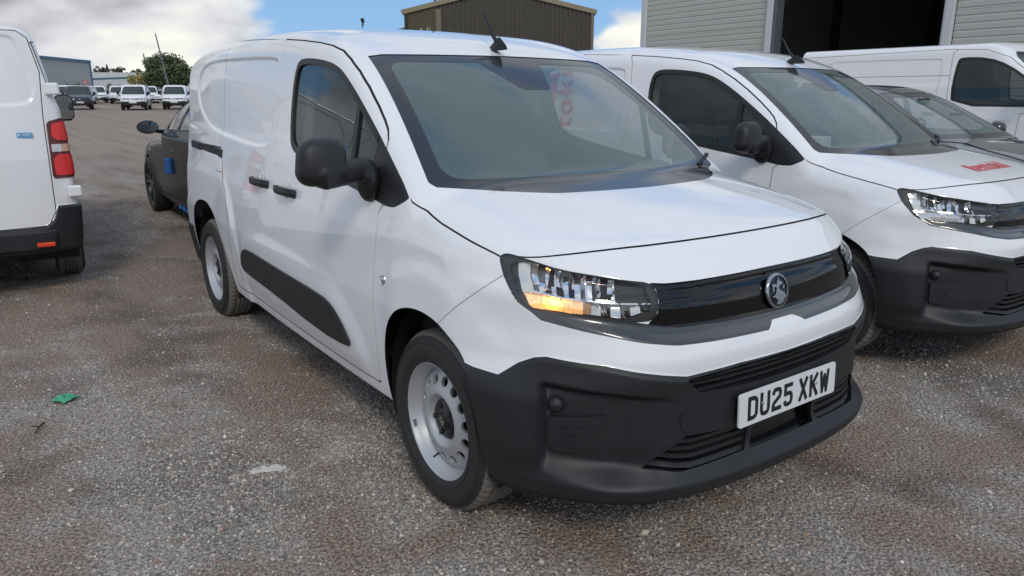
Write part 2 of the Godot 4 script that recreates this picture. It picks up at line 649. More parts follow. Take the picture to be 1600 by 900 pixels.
func d_small_van(x: float, y: float, z: float) -> float:
	var bl := c_black[0]
	var zs := 0.918 - 0.25 * maxf(0.75 - y, 0.0) ** 2 - 0.10 * maxf(y - 0.70, 0.0) - 0.12 * maxf(y - 0.95, 0.0) - 0.012 * (x + 1.2) ** 2
	if x > 0.0: zs += -0.03 * x * x + (0.02 * sst(-0.68, -0.56, -y) * sst(0.15, 0.4, x) if x > 0.15 else 0.0)
	elif x < -1.5 and y > 1.1: zs += 0.05 * sst(1.1, 1.6, y) * sst(1.5, 3.0, -x)
	var s := z - zs
	var body: float
	if x > -0.75:
		var fr := -9.0
		if x > 0.1:
			var z6 := (z / 0.86) ** 6
			fr = (x - (at(c_front, y) - 0.16 * z * z - (0.34 - 0.10 * sst(-0.70, -0.56, -y) + 0.09 * sst(0.40, 0.29, y)) * z6)) * 0.9
		var bo := (y - (at(c_bonnet, x) - 0.035 * z * z - 0.06 * (z / 0.80) ** 6)) * 0.95
		body = smax(smax(bo, fr, 0.10), s, 0.06)
	else:
		body = smax(y - 1.24, s, 0.06)
	if y > 1.0:
		var sc := (x - (-0.03 - 0.20 * z * z - at(c_screen, y))) * 0.55 if x > -1.6 else -1.0
		var ro := (y - (at(c_roof, x) - 0.04 * z * z - 0.05 * (z / 0.75) ** 6)) * 0.97
		body = smin(body, smax(smax(sc, ro, 0.06), s, 0.08), 0.0005 + 0.0295 * sst(1.01, 1.15, y))
	if x < -3.0:
		body = smax(body, (-3.86 + 0.06 * z * z + 0.15 * maxf(y - 1.05, 0.0) ** 2 + 0.072 * (z / 0.8) ** 6 - x) * 0.97, 0.16)
	body = smax(body, 0.262 - y, 0.03)
	if absf(body) > (0.10 if x > 0.2 else 0.05): return body
	# pressed shapes
	var b := 0.0
	if z > 0.55 and x < 0.6:
		if x < -1.6 and y > 1.1: b -= 0.011 * sst(0.002, -0.022, r_recess.sd2(Vector2(x, y)))
		if x < -2.0 and y < 1.25:
			b += 0.011 * (1.0 - sst(0.71, 0.80, Vector2(x + 2.9, y - 0.36).length()))
		if x > -0.7 and y < 1.1:
			b += 0.010 * (1.0 - sst(0.47, 0.57, Vector2(x + 0.01, y - 0.36).length())) * sst(-0.36, -0.2, x)
		if x > -2.4 and x < -0.3 and y < 0.95:
			b += 0.012 * (1.0 - sst(-0.02, 0.10, r_strip_wide.sd2(Vector2(x, y))))
	if x > 0.2 and y < 1.02:
		var u := z - x
		if y < 0.72:
			var yb := at(c_black, u)
			b += 0.012 * sst(yb + 0.004, yb - 0.016, y)
			if u > -0.34 and u < 0.34 and y > 0.28:
				var yt := 0.612 + 0.075 * u
				var yl := 0.306 + 0.10 * maxf(u, 0.0)
				b -= 0.056 * sst(yt + 0.004, yt - 0.026, y) * sst(yl, yl + 0.070, y) * sst(0.305, 0.255, u) * (0.25 + 0.75 * sst(-0.20, 0.02, u)) * sst(-0.30, -0.20, u)
		elif u < 0.49:
			var pb := at(c_pbot, u)
			var pt := at(c_ptop, u)
			if y > pb and y < pt + 0.01: b -= 0.024 * sst(pb, pb + 0.034, y) * (1.0 - sst(pt - 0.032, pt + 0.002, y)) * sst(0.47, 0.30, u)
	return body - b

var r_strip_wide := reg(0, [-2.15, 0.45, -2.10, 0.62, -1.95, 0.665, -1.3, 0.665, -0.88, 0.65, -0.74, 0.61, -0.60, 0.50, -0.55, 0.40, -0.65, 0.385, -2.1, 0.44], 2)

# housing of the outside mirrors
func d_mirror(x: float, y: float, z: float) -> float:
	var qz := absf(z - 1.062 + 0.12 * (y - 1.2)) - 0.030
	var qy := absf(y - 1.216) - 0.026
	var rr := Vector2(maxf(qz, 0.0), maxf(qy, 0.0)).length() + minf(maxf(qz, qy), 0.0) - 0.058
	var fr := x + 0.375 + 2.4 * (z - 1.06) ** 2 + 2.6 * (y - 1.20) ** 2
	var d := smax(rr, smax(fr, -0.478 - x, 0.02), 0.035)
	var a := Vector3(absf(x + 0.440 - 0.25 * (z - 1.0)) - 0.034, absf(y - 1.168 + 0.10 * (z - 1.0)) - 0.018, absf(z - 0.975) - 0.085)
	var arm := a.max(Vector3.ZERO).length() + minf(maxf(a.x, maxf(a.y, a.z)), 0.0) - 0.022
	var f := Vector3((x + 0.465) / 0.065, (y - 1.135) / 0.080, (z - 0.868) / 0.042)
	var foot := (f.length() - 1.0) * 0.045
	return smin(smin(d, arm, 0.012), foot, 0.02)

# ---------------------------------------------------------------- materials
func mat(c: Color, rough: float, metal := 0.0) -> StandardMaterial3D:
	var m := StandardMaterial3D.new()
	m.albedo_color = c.linear_to_srgb()
	m.roughness = rough
	m.metallic = metal
	return m

func noise_tex(size: int, freq: float, seed_: int, ramp = null, kind := FastNoiseLite.TYPE_SIMPLEX_SMOOTH, octaves := 4, normal := false, bump := 4.0) -> NoiseTexture2D:
	var n := FastNoiseLite.new()
	n.noise_type = kind
	n.seed = seed_
	n.frequency = freq
	n.fractal_octaves = octaves
	var t := NoiseTexture2D.new()
	t.width = size
	t.height = size
	t.seamless = true
	t.noise = n
	t.as_normal_map = normal
	t.bump_strength = bump
	if ramp: t.color_ramp = ramp
	return t

func ramp(list: Array) -> Gradient:
	var g := Gradient.new()
	var o := PackedFloat32Array()
	var c := PackedColorArray()
	for e in list:
		o.append(e[0])
		c.append(e[1].linear_to_srgb())
	g.offsets = o
	g.colors = c
	return g

func triplanar(m: StandardMaterial3D, scale: float, world := false) -> void:
	m.uv1_triplanar = true
	m.uv1_world_triplanar = world
	m.uv1_scale = Vector3.ONE * scale

func glass(tint: Color, alpha: float) -> StandardMaterial3D:
	var m := mat(tint, 0.0)
	m.transparency = BaseMaterial3D.TRANSPARENCY_ALPHA
	m.albedo_color.a = alpha
	m.metallic_specular = 0.5
	return m

func make_materials() -> void:
	var paint := func(c: Color, metal := 0.0, rough := 0.45) -> StandardMaterial3D:
		var m := mat(c, rough, metal)
		m.clearcoat_enabled = true
		m.clearcoat = 1.0
		m.clearcoat_roughness = 0.03
		return m
	M.white = paint.call(Color(0.83, 0.83, 0.845))
	M.charcoal = paint.call(Color(0.010, 0.010, 0.011), 0.0, 0.4)
	M.charcoal.clearcoat = 0.45
	M.charcoal.metallic_specular = 0.1
	M.black_paint = paint.call(Color(0.012, 0.012, 0.013))
	M.navy = paint.call(Color(0.016, 0.026, 0.042), 0.3, 0.4)
	M.blue = paint.call(Color(0.05, 0.13, 0.28), 0.2, 0.4)
	M.gloss = mat(Color(0.003, 0.003, 0.004), 0.04)
	M.gloss.metallic_specular = 0.5
	M.plastic = mat(Color(0.0145, 0.015, 0.017), 0.50)
	M.plastic.normal_enabled = true
	M.plastic.normal_texture = noise_tex(256, 0.12, 3, null, FastNoiseLite.TYPE_SIMPLEX, 2, true, 3.0)
	M.plastic.normal_scale = 0.35
	triplanar(M.plastic, 9.0)
	M.plastic_dark = mat(Color(0.009, 0.009, 0.010), 0.6)
	M.seal = mat(Color(0.012, 0.012, 0.013), 0.5)
	M.gap = mat(Color(0.012, 0.012, 0.014), 0.8)
	M.frit = mat(Color(0.040, 0.040, 0.044), 0.12)
	M.glass = glass(Color(0.165, 0.235, 0.245), 0.50)
	M.side_glass = glass(Color(0.012, 0.030, 0.032), 0.55)
	M.lens = glass(Color(0.5, 0.5, 0.5), 0.03)
	M.silver = paint.call(Color(0.12, 0.125, 0.135), 0.6, 0.35)
	M.far_glass = mat(Color(0.03, 0.04, 0.045), 0.05)
	M.chrome = mat(Color(0.80, 0.80, 0.82), 0.10, 1.0)
	M.satin = mat(Color(0.55, 0.56, 0.58), 0.3, 1.0)
	M.rim = mat(Color(0.48, 0.49, 0.51), 0.40, 0.45)
	M.rim_dark = mat(Color(0.012, 0.012, 0.013), 0.35)
	M.alloy = mat(Color(0.05, 0.05, 0.055), 0.3, 0.7)
	M.rubber = mat(Color(0.024, 0.023, 0.023), 0.7)
	M.rubber.normal_enabled = true
	M.rubber.normal_texture = M.plastic.normal_texture
	M.rubber.normal_scale = 0.3
	triplanar(M.rubber, 6.0)
	M.tread = mat(Color(0.15, 0.135, 0.118), 0.9)
	M.dark = mat(Color(0.006, 0.006, 0.006), 0.9)
	M.disc = mat(Color(0.20, 0.18, 0.16), 0.5, 0.8)
	M.cabin = mat(Color(0.030, 0.031, 0.033), 0.75)
	M.cabin_light = mat(Color(0.35, 0.36, 0.36), 0.8)
	M.seat = mat(Color(0.022, 0.023, 0.025), 0.9)
	M.bulkhead = mat(Color(0.10, 0.105, 0.105), 0.8)
	M.plate = mat(Color(0.72, 0.73, 0.74), 0.35)
	M.print_black = mat(Color(0.010, 0.010, 0.010), 0.5)
	M.red_print = mat(Color(0.72, 0.035, 0.03), 0.45)
	M.amber = mat(Color(0.80, 0.58, 0.34), 0.2)
	M.amber.emission_enabled = true
	M.amber.emission = Color(1.0, 0.84, 0.64)
	M.amber.emission_energy_multiplier = 0.42
	M.badge = mat(Color(0.42, 0.42, 0.43), 0.16, 1.0)
	M.smoke = mat(Color(0.10, 0.10, 0.105), 0.12, 0.8)
	M.amber_foot = mat(Color(0.8, 0.42, 0.14), 0.2)
	M.amber_foot.emission_enabled = true
	M.amber_foot.emission = Color(1.0, 0.78, 0.54)
	M.amber_foot.emission_energy_multiplier = 0.35
	M.amber_dim = mat(Color(0.50, 0.30, 0.16), 0.2)
	M.clear_plastic = mat(Color(0.75, 0.74, 0.72), 0.12, 0.55)
	M.red_lens = mat(Color(0.78, 0.020, 0.014), 0.12)
	M.red_lens.clearcoat_enabled = true
	M.red_deep = mat(Color(0.10, 0.002, 0.004), 0.15)
	M.red_deep.clearcoat_enabled = true
	M.orange_lens = mat(Color(0.75, 0.42, 0.28), 0.2)
	M.reflector = mat(Color(0.80, 0.07, 0.02), 0.25)
	M.mirror_face = mat(Color(0.36, 0.40, 0.41), 0.02, 1.0)
	M.sticker = mat(Color(0.10, 0.34, 0.62), 0.4)
	M.foam = mat(Color(0.02, 0.13, 0.42), 0.7)
	M.paper = mat(Color(0.70, 0.72, 0.70), 0.8)
	M.trim = paint.call(Color(0.045, 0.046, 0.05), 0.2, 0.3)
	M.plastic_dark2 = mat(Color(0.010, 0.010, 0.011), 0.35)

# ---------------------------------------------------------------- wheels
# a tyre about the z axis, outside towards +z; grooves cut across its shoulders
func make_tyre(rad: float, width: float, rim_r: float) -> MeshInstance3D:
	var h := width * 0.5
	var prof := [[rim_r - 0.006, h - 0.022], [rim_r + 0.004, h - 0.010], [rim_r + 0.016, h - 0.006], [rim_r + 0.022, h - 0.003], [rim_r + 0.030, h - 0.002], [rim_r + (rad - rim_r) * 0.45, h + 0.001], [rim_r + (rad - rim_r) * 0.62, h - 0.002], [rad - 0.030, h - 0.010], [rad - 0.016, h - 0.019], [rad - 0.007, h - 0.030]]
	var tread := [[0.0, h - 0.040, 1], [-0.0, h - 0.052, 1], [-0.001, h - 0.0605, 0], [-0.007, h - 0.062, 0], [-0.007, h - 0.070, 0], [0.001, h - 0.0715, 0], [0.001, 0.016, 0], [-0.006, 0.0145, 0], [-0.006, 0.0065, 0], [0.001, 0.005, 0]]
	var P := []
	for p in prof: P.append([p[0], p[1], 1 if p[0] > rad - 0.025 else 0, 0])
	for p in tread: P.append([rad + p[0], p[1], p[2], 1])
	var full := P.duplicate()
	for i in range(P.size() - 1, -1, -1): full.append([P[i][0], -P[i][1], P[i][2], P[i][3]])
	var pitches := 62
	var seg := pitches * 6
	var body := fresh()
	var n := full.size()
	for s in seg + 1:
		for i in n:
			var deep: float = (0.0075 if full[i][3] == 1 else 0.0045) if full[i][2] == 1 and s % 6 == 0 else 0.0
			var t := TAU * (s + (0.0 if full[i][1] > 0 else 2.5)) / seg
			var r: float = full[i][0] - deep
			body[0].append(Vector3(cos(t) * r, sin(t) * r, full[i][1]))
			var a: Array = full[maxi(i - 1, 0)]
			var b: Array = full[mini(i + 1, n - 1)]
			var q := Vector2(a[1] - b[1], b[0] - a[0]).normalized()
			var nr := q.x
			var nz := q.y
			if full[i][3] == 1:
				nr = 1.0
				nz = 0.0
			body[1].append(Vector3(cos(t) * nr, sin(t) * nr, nz).normalized())
	for s in seg:
		for i in n - 1:
			var a := s * n + i
			var b := a + n
			body[2].append_array(PackedInt32Array([a, b, a + 1, a + 1, b, b + 1]))
	var nn := PackedVector3Array()
	nn.resize(body[0].size())
	for t in range(0, body[2].size(), 3):
		var a: int = body[2][t]
		var b: int = body[2][t + 1]
		var c: int = body[2][t + 2]
		var cr: Vector3 = (body[0][b] - body[0][a]).cross(body[0][c] - body[0][a])
		if cr.dot(body[1][a] + body[1][b] + body[1][c]) > 0.0:
			body[2][t + 1] = c
			body[2][t + 2] = b
			cr = -cr
		nn[a] -= cr
		nn[b] -= cr
		nn[c] -= cr
	for i in nn.size():
		body[1][i] = nn[i].normalized() if nn[i].length() > 1e-12 else body[1][i]
	# the tread is a piece of its own: dusty, where the walls stay black
	var walls := [body[0], body[1], PackedInt32Array()]
	var tr := [body[0], body[1], PackedInt32Array()]
	for t in range(0, body[2].size(), 3):
		var low := 9.0
		for c in 3: low = minf(low, Vector2(body[0][body[2][t + c]].x, body[0][body[2][t + c]].y).length())
		var dst: Array = tr if low > rad - 0.026 else walls
		for c in 3: dst[2].append(body[2][t + c])
	var holder := Node3D.new()
	var o := commit("tyre", walls, M.rubber, holder)
	commit("tread", tr, M.tread, o)
	# raised rings and marks on the wall
	var mk := fresh()
	for q in [[rim_r + 0.026, 0.0012], [rad - 0.040, 0.0012]]: lathe(mk, Vector3(0, 0, h - 0.0045), Vector3(0, 0, 1), [Vector2(q[0] + 0.003, 0.0), Vector2(q[0] + 0.0015, 0.0035 + q[1]), Vector2(q[0] - 0.0015, 0.0035 + q[1]), Vector2(q[0] - 0.003, 0.0)], 72)
	commit("wall_ring", mk, M.rubber, o)
	holder.remove_child(o)
	holder.free()
	return o

# one plate of a wheel: a profile turned about z, with holes
func turned_plate(prof: Array, holes: int, hr: float, ha: float, hb: float, depth: float, seg := 112) -> Array:
	var l: PackedFloat32Array
	var xs := []
	var ys := []
	for p in prof:
		xs.append(p[0])
		ys.append(p[1])
	l = lut(xs, ys)
	var sk := Shell.new()
	var r0: float = xs[0]
	var r1: float = xs[xs.size() - 1]
	var nr := 40
	for i in nr + 1:
		for s in seg:
			var r := lerpf(r0, r1, float(i) / nr)
			var t := TAU * s / seg
			sk.V.append(Vector3(cos(t) * r, sin(t) * r, at(l, r)))
			var sl := (at(l, r + 0.003) - at(l, r - 0.003)) / 0.006
			sk.N.append(Vector3(-cos(t) * sl, -sin(t) * sl, 1.0).normalized())
	for i in nr:
		for s in seg:
			var a := i * seg + s
			var b := i * seg + (s + 1) % seg
			sk.T.append_array(PackedInt32Array([a, b, b + seg, a, b + seg, a + seg]))
	var tris := sk.T
	for k in holes:
		var t := TAU * (k + 0.5) / holes
		var c := Vector2.from_angle(t) * hr
		var pl := []
		for i in 20:
			var q := Vector2(cos(TAU * i / 20) * ha, sin(TAU * i / 20) * hb).rotated(t) + c
			pl.append(q.x)
			pl.append(q.y)
		var r := reg(0, pl)
		r.lo -= Vector2.ONE * 0.0
		tris = sk.cut(tris, r)[1]
	var st := fresh()
	sk.piece(st, tris, 0.0, -depth)
	return st

func make_steel_wheel() -> Node3D:
	var w := Node3D.new()
	w.name = "wheel"
	var ty := make_tyre(0.328, 0.205, 0.2135)
	w.add_child(ty)
	var rim := turned_plate([[0.030, 0.048], [0.060, 0.048], [0.076, 0.049], [0.086, 0.066], [0.098, 0.075], [0.110, 0.072], [0.140, 0.060], [0.165, 0.050], [0.177, 0.044], [0.187, 0.028]], 14, 0.1470, 0.0180, 0.0200, 0.014)
	lathe(rim, Vector3.ZERO, Vector3(0, 0, 1), [Vector2(0.218, 0.078), Vector2(0.2175, 0.088), Vector2(0.2135, 0.090), Vector2(0.207, 0.084), Vector2(0.2045, 0.070), Vector2(0.199, 0.066), Vector2(0.1965, 0.056), Vector2(0.190, 0.050), Vector2(0.186, 0.034), Vector2(0.184, -0.06)], 72)
	commit("rim", rim, M.rim, w)
	var cap := fresh()
	lathe(cap, Vector3.ZERO, Vector3(0, 0, 1), [Vector2(0.072, 0.044), Vector2(0.072, 0.054), Vector2(0.068, 0.058), Vector2(0.040, 0.060), Vector2(0.036, 0.067), Vector2(0.030, 0.069), Vector2(0.0, 0.0695)], 40)
	for k in 5:
		var c := Vector2.from_angle(TAU * k / 5.0 + 0.3) * 0.054
		lathe(cap, Vector3(c.x, c.y, 0), Vector3(0, 0, 1), [Vector2(0.0105, 0.056), Vector2(0.0105, 0.065), Vector2(0.0085, 0.068), Vector2(0.0, 0.068)], 6, false)
	commit("hub_cap", cap, M.rim_dark, w)
	var em := fresh()
	griffin(em, 0.022, Transform3D(Basis(), Vector3(0, 0, 0.0695)), 0.0012)
	commit("hub_badge", em, M.satin, w)
	var va := fresh()
	tube(va, [Vector3(-0.13, -0.125, 0.03), Vector3(-0.142, -0.137, 0.062)], 0.0045, 0.0035, 8)
	commit("valve", va, M.rubber, w)
	var bw := fresh()
	for k in 4: bx(bw, Vector3(-0.2, 0, 0.078).rotated(Vector3(0, 0, 1), -0.05 + k * 0.035) + Vector3(0, 0, 0), Vector3(0.008, 0.007, 0.012), 0.001, Basis(Vector3(0, 0, 1), -0.05 + k * 0.035))
	commit("balance_weight", bw, M.satin, w)
	var dk := fresh()
	lathe(dk, Vector3.ZERO, Vector3(0, 0, 1), [Vector2(0.14, -0.03), Vector2(0.14, -0.012), Vector2(0.05, -0.012), Vector2(0.05, 0.01), Vector2(0.0, 0.01)], 32)
	commit("brake_disc", dk, M.disc, w)
	var bk := fresh()
	lathe(bk, Vector3.ZERO, Vector3(0, 0, 1), [Vector2(0.183, -0.095), Vector2(0.183, -0.06), Vector2(0.0, -0.06)], 32)
	commit("wheel_back", bk, M.dark, w)
	return w

# the round emblem: a winged beast's head and a raised flag on a disc, in low relief
func griffin(st: Array, r: float, xf: Transform3D, t: float) -> void:
	for outline in [
		[-0.62, 0.46, -0.20, 0.46, -0.20, 0.30, -0.40, 0.26, -0.40, 0.02, -0.56, -0.02, -0.52, 0.26],
		[0.10, 0.86, 0.22, 0.60, 0.50, 0.50, 0.44, 0.34, 0.22, 0.36, 0.06, 0.16, 0.30, -0.06, 0.62, -0.16, 0.70, -0.42, 0.46, -0.78, 0.06, -0.92, -0.30, -0.84, -0.10, -0.62, -0.36, -0.40, -0.66, -0.34, -0.30, -0.22, -0.22, -0.04, -0.30, -0.24, -0.12, 0.16, -0.22, 0.30, -0.02, 0.56],
		[0.52, 0.26, 0.72, 0.34, 0.66, 0.10, 0.50, 0.08]]:
		var p := poly2(outline)
		var q := PackedVector2Array()
		for v in p: q.append(v * r)
		if not Geometry2D.triangulate_polygon(q).is_empty(): slab(st, q, 0.0, t, xf)

func put_wheel(w: Node3D, parent: Node, pos: Vector3, left: bool, steer := 0.0, spin := 0.0) -> void:
	var o: Node3D = w.duplicate()
	o.name = "wheel"
	o.basis = Basis(Vector3.UP, steer + (PI if left else 0.0)) * Basis(Vector3(0, 0, 1), spin)
	o.position = pos
	parent.add_child(o, true)

# ---------------------------------------------------------------- reading a surface
func from_front(sk: Shell, z: float, y: float) -> Vector3:
	var p := Vector3(1.2, y, z)
	for k in 90: p.x -= clampf(sk.D(p) * 0.8, -0.03, 0.03)
	return p

func from_corner(sk: Shell, u: float, y: float) -> Vector3:
	var m := 1.4
	var p := Vector3.ZERO
	for k in 90:
		p = Vector3(m - u * 0.5, y, m + u * 0.5)
		m -= clampf(sk.D(p) * 0.55, -0.03, 0.03)
	return p

func from_side(sk: Shell, x: float, y: float) -> Vector3:
	var p := Vector3(x, y, 1.4)
	for k in 70: p.z -= clampf(sk.D(p) * 0.8, -0.03, 0.03)
	return p

# flat lettering bent onto a surface: p0 + u * U + v * W, then dropped along n
func lettering(sk: Shell, text: String, size: float, p0: Vector3, U: Vector3, W: Vector3, n: Vector3, lift: float, bold := true) -> Array:
	var f := SystemFont.new()
	f.font_names = PackedStringArray(["Droid Sans"])
	f.font_weight = 700 if bold else 400
	var tm := TextMesh.new()
	tm.font = f
	tm.text = text
	tm.font_size = 64
	tm.pixel_size = size / 46.0
	tm.depth = 0.0
	tm.curve_step = 1.5
	var arr := tm.get_mesh_arrays()
	var st := fresh()
	var v: PackedVector3Array = arr[Mesh.ARRAY_VERTEX]
	var ix = arr[Mesh.ARRAY_INDEX]
	var mn := v[0]
	for q in v: mn = mn.min(q)
	for i in v.size(): v[i] -= Vector3(mn.x, mn.y, 0)
	var sub := []
	var count: int = ix.size() if ix != null and ix.size() > 0 else v.size()
	for t in range(0, count, 3):
		var a: Vector3 = v[ix[t]] if ix.size() > 0 else v[t]
		var b: Vector3 = v[ix[t + 1]] if ix.size() > 0 else v[t + 1]
		var c: Vector3 = v[ix[t + 2]] if ix.size() > 0 else v[t + 2]
		sub.append([a, b, c, 0])
	while not sub.is_empty():
		var q: Array = sub.pop_back()
		var la: float = q[0].distance_to(q[1])
		var lb: float = q[1].distance_to(q[2])
		var lc: float = q[2].distance_to(q[0])
		var most := maxf(la, maxf(lb, lc))
		if most > 0.05 and sk != null and q[3] < 5:
			var k := 0 if most == la else (1 if most == lb else 2)
			var m: Vector3 = (q[k] + q[(k + 1) % 3]) * 0.5
			sub.append([q[k], m, q[(k + 2) % 3], q[3] + 1])
			sub.append([m, q[(k + 1) % 3], q[(k + 2) % 3], q[3] + 1])
			continue
		var k0: int = st[0].size()
		for c in 3:
			var p: Vector3 = p0 + U * q[c].x + W * q[c].y
			if sk != null:
				p = sk.drop(p, n, 4)
				var g := sk.grad(p)
				st[0].append(p + g * lift)
				st[1].append(g)
			else:
				st[0].append(p + n * lift)
				st[1].append(n)
		st[2].append_array(PackedInt32Array([k0, k0 + 1, k0 + 2]))
	return st

# strokes of number plate letters, 79 mm tall and 50 mm wide
func plate_letter(ch: String) -> Array:
	const S := 0.007
	var L := []
	match ch:
		"D": L = [[[7, 36], [7, 72], [28, 72], [38, 68], [43, 60], [43, 19], [38, 11], [28, 7], [7, 7], [7, 35.8]]]
		"U": L = [[[7, 79], [7, 20], [11, 11], [18, 7], [32, 7], [39, 11], [43, 20], [43, 79]]]
		"2": L = [[[7, 56], [8, 65], [13, 71], [20, 72], [31, 72], [39, 69], [43, 62], [43, 53], [39, 45], [12, 28], [7, 21], [7, 7], [50, 7]]]
		"5": L = [[[48, 72], [9, 72], [9, 44], [30, 45], [39, 41], [43, 33], [43, 20], [39, 11], [30, 7], [18, 7], [10, 11], [6, 21]]]
		"X": L = [[[5, 79], [45, 0]], [[45, 79], [5, 0]]]
		"K": L = [[[7, 79], [7, 0]], [[44, 79], [7, 31]], [[19, 44], [45, 0]]]
		"W": L = [[[4, 79], [13, 5], [25, 60], [37, 5], [46, 79]]]
		"1": L = [[[25, 79], [25, 0]]]
		"O": L = [[[7, 36], [7, 60], [12, 69], [20, 72], [30, 72], [38, 69], [43, 60], [43, 19], [38, 10], [30, 7], [20, 7], [12, 10], [7, 19], [7, 35.8]]]
	var all := []
	for l in L:
		var pl := PackedVector2Array()
		for q in l: pl.append(Vector2(q[0], q[1]) * 0.001)
		for o in Geometry2D.offset_polyline(pl, S, Geometry2D.JOIN_MITER, Geometry2D.END_BUTT):
			if not Geometry2D.is_polygon_clockwise(o): all.append(o)
	var merged := true
	while merged and all.size() > 1:
		merged = false
		for i in all.size():
			for j in range(i + 1, all.size()):
				var m := Geometry2D.merge_polygons(all[i], all[j])
				if m.size() == 1:
					all.remove_at(j)
					all[i] = m[0]
					merged = true
					break
			if merged: break
	return all

func number_plate(parent: Node, text: String, xf: Transform3D, ink := true) -> void:
	var st := fresh()
	slab(st, rrect(Vector2.ZERO, 0.520, 0.111, 0.010, 4), -0.004, 0.003, xf, 0.001)
	var pl := commit("number_plate", st, M.plate, parent)
	if not ink: return
	var w := 0.0
	for ch in text: w += 0.033 - 0.011 if ch == " " else 0.061
	w -= 0.011
	var cx := -w * 0.5
	for ch in text:
		if ch == " ":
			cx += 0.022
			continue
		var ts := fresh()
		for p in plate_letter(ch):
			var q := PackedVector2Array()
			for v in p: q.append(v + Vector2(cx, -0.0395))
			slab(ts, q, 0.003, 0.0042, xf)
		cx += 0.061
		commit("plate_letter", ts, M.print_black, pl)
	var bolt := fresh()
	lathe(bolt, xf * Vector3(-0.145, 0.004, 0.003), xf.basis.z, [Vector2(0.006, 0.0), Vector2(0.005, 0.0022), Vector2(0.0, 0.003)], 10)
	lathe(bolt, xf * Vector3(0.145, 0.004, 0.003), xf.basis.z, [Vector2(0.006, 0.0), Vector2(0.005, 0.0022), Vector2(0.0, 0.003)], 10)
	commit("plate_screw", bolt, M.satin, pl)

# ---------------------------------------------------------------- the small white van
var skin_small: Shell
var wheel_steel: Node3D

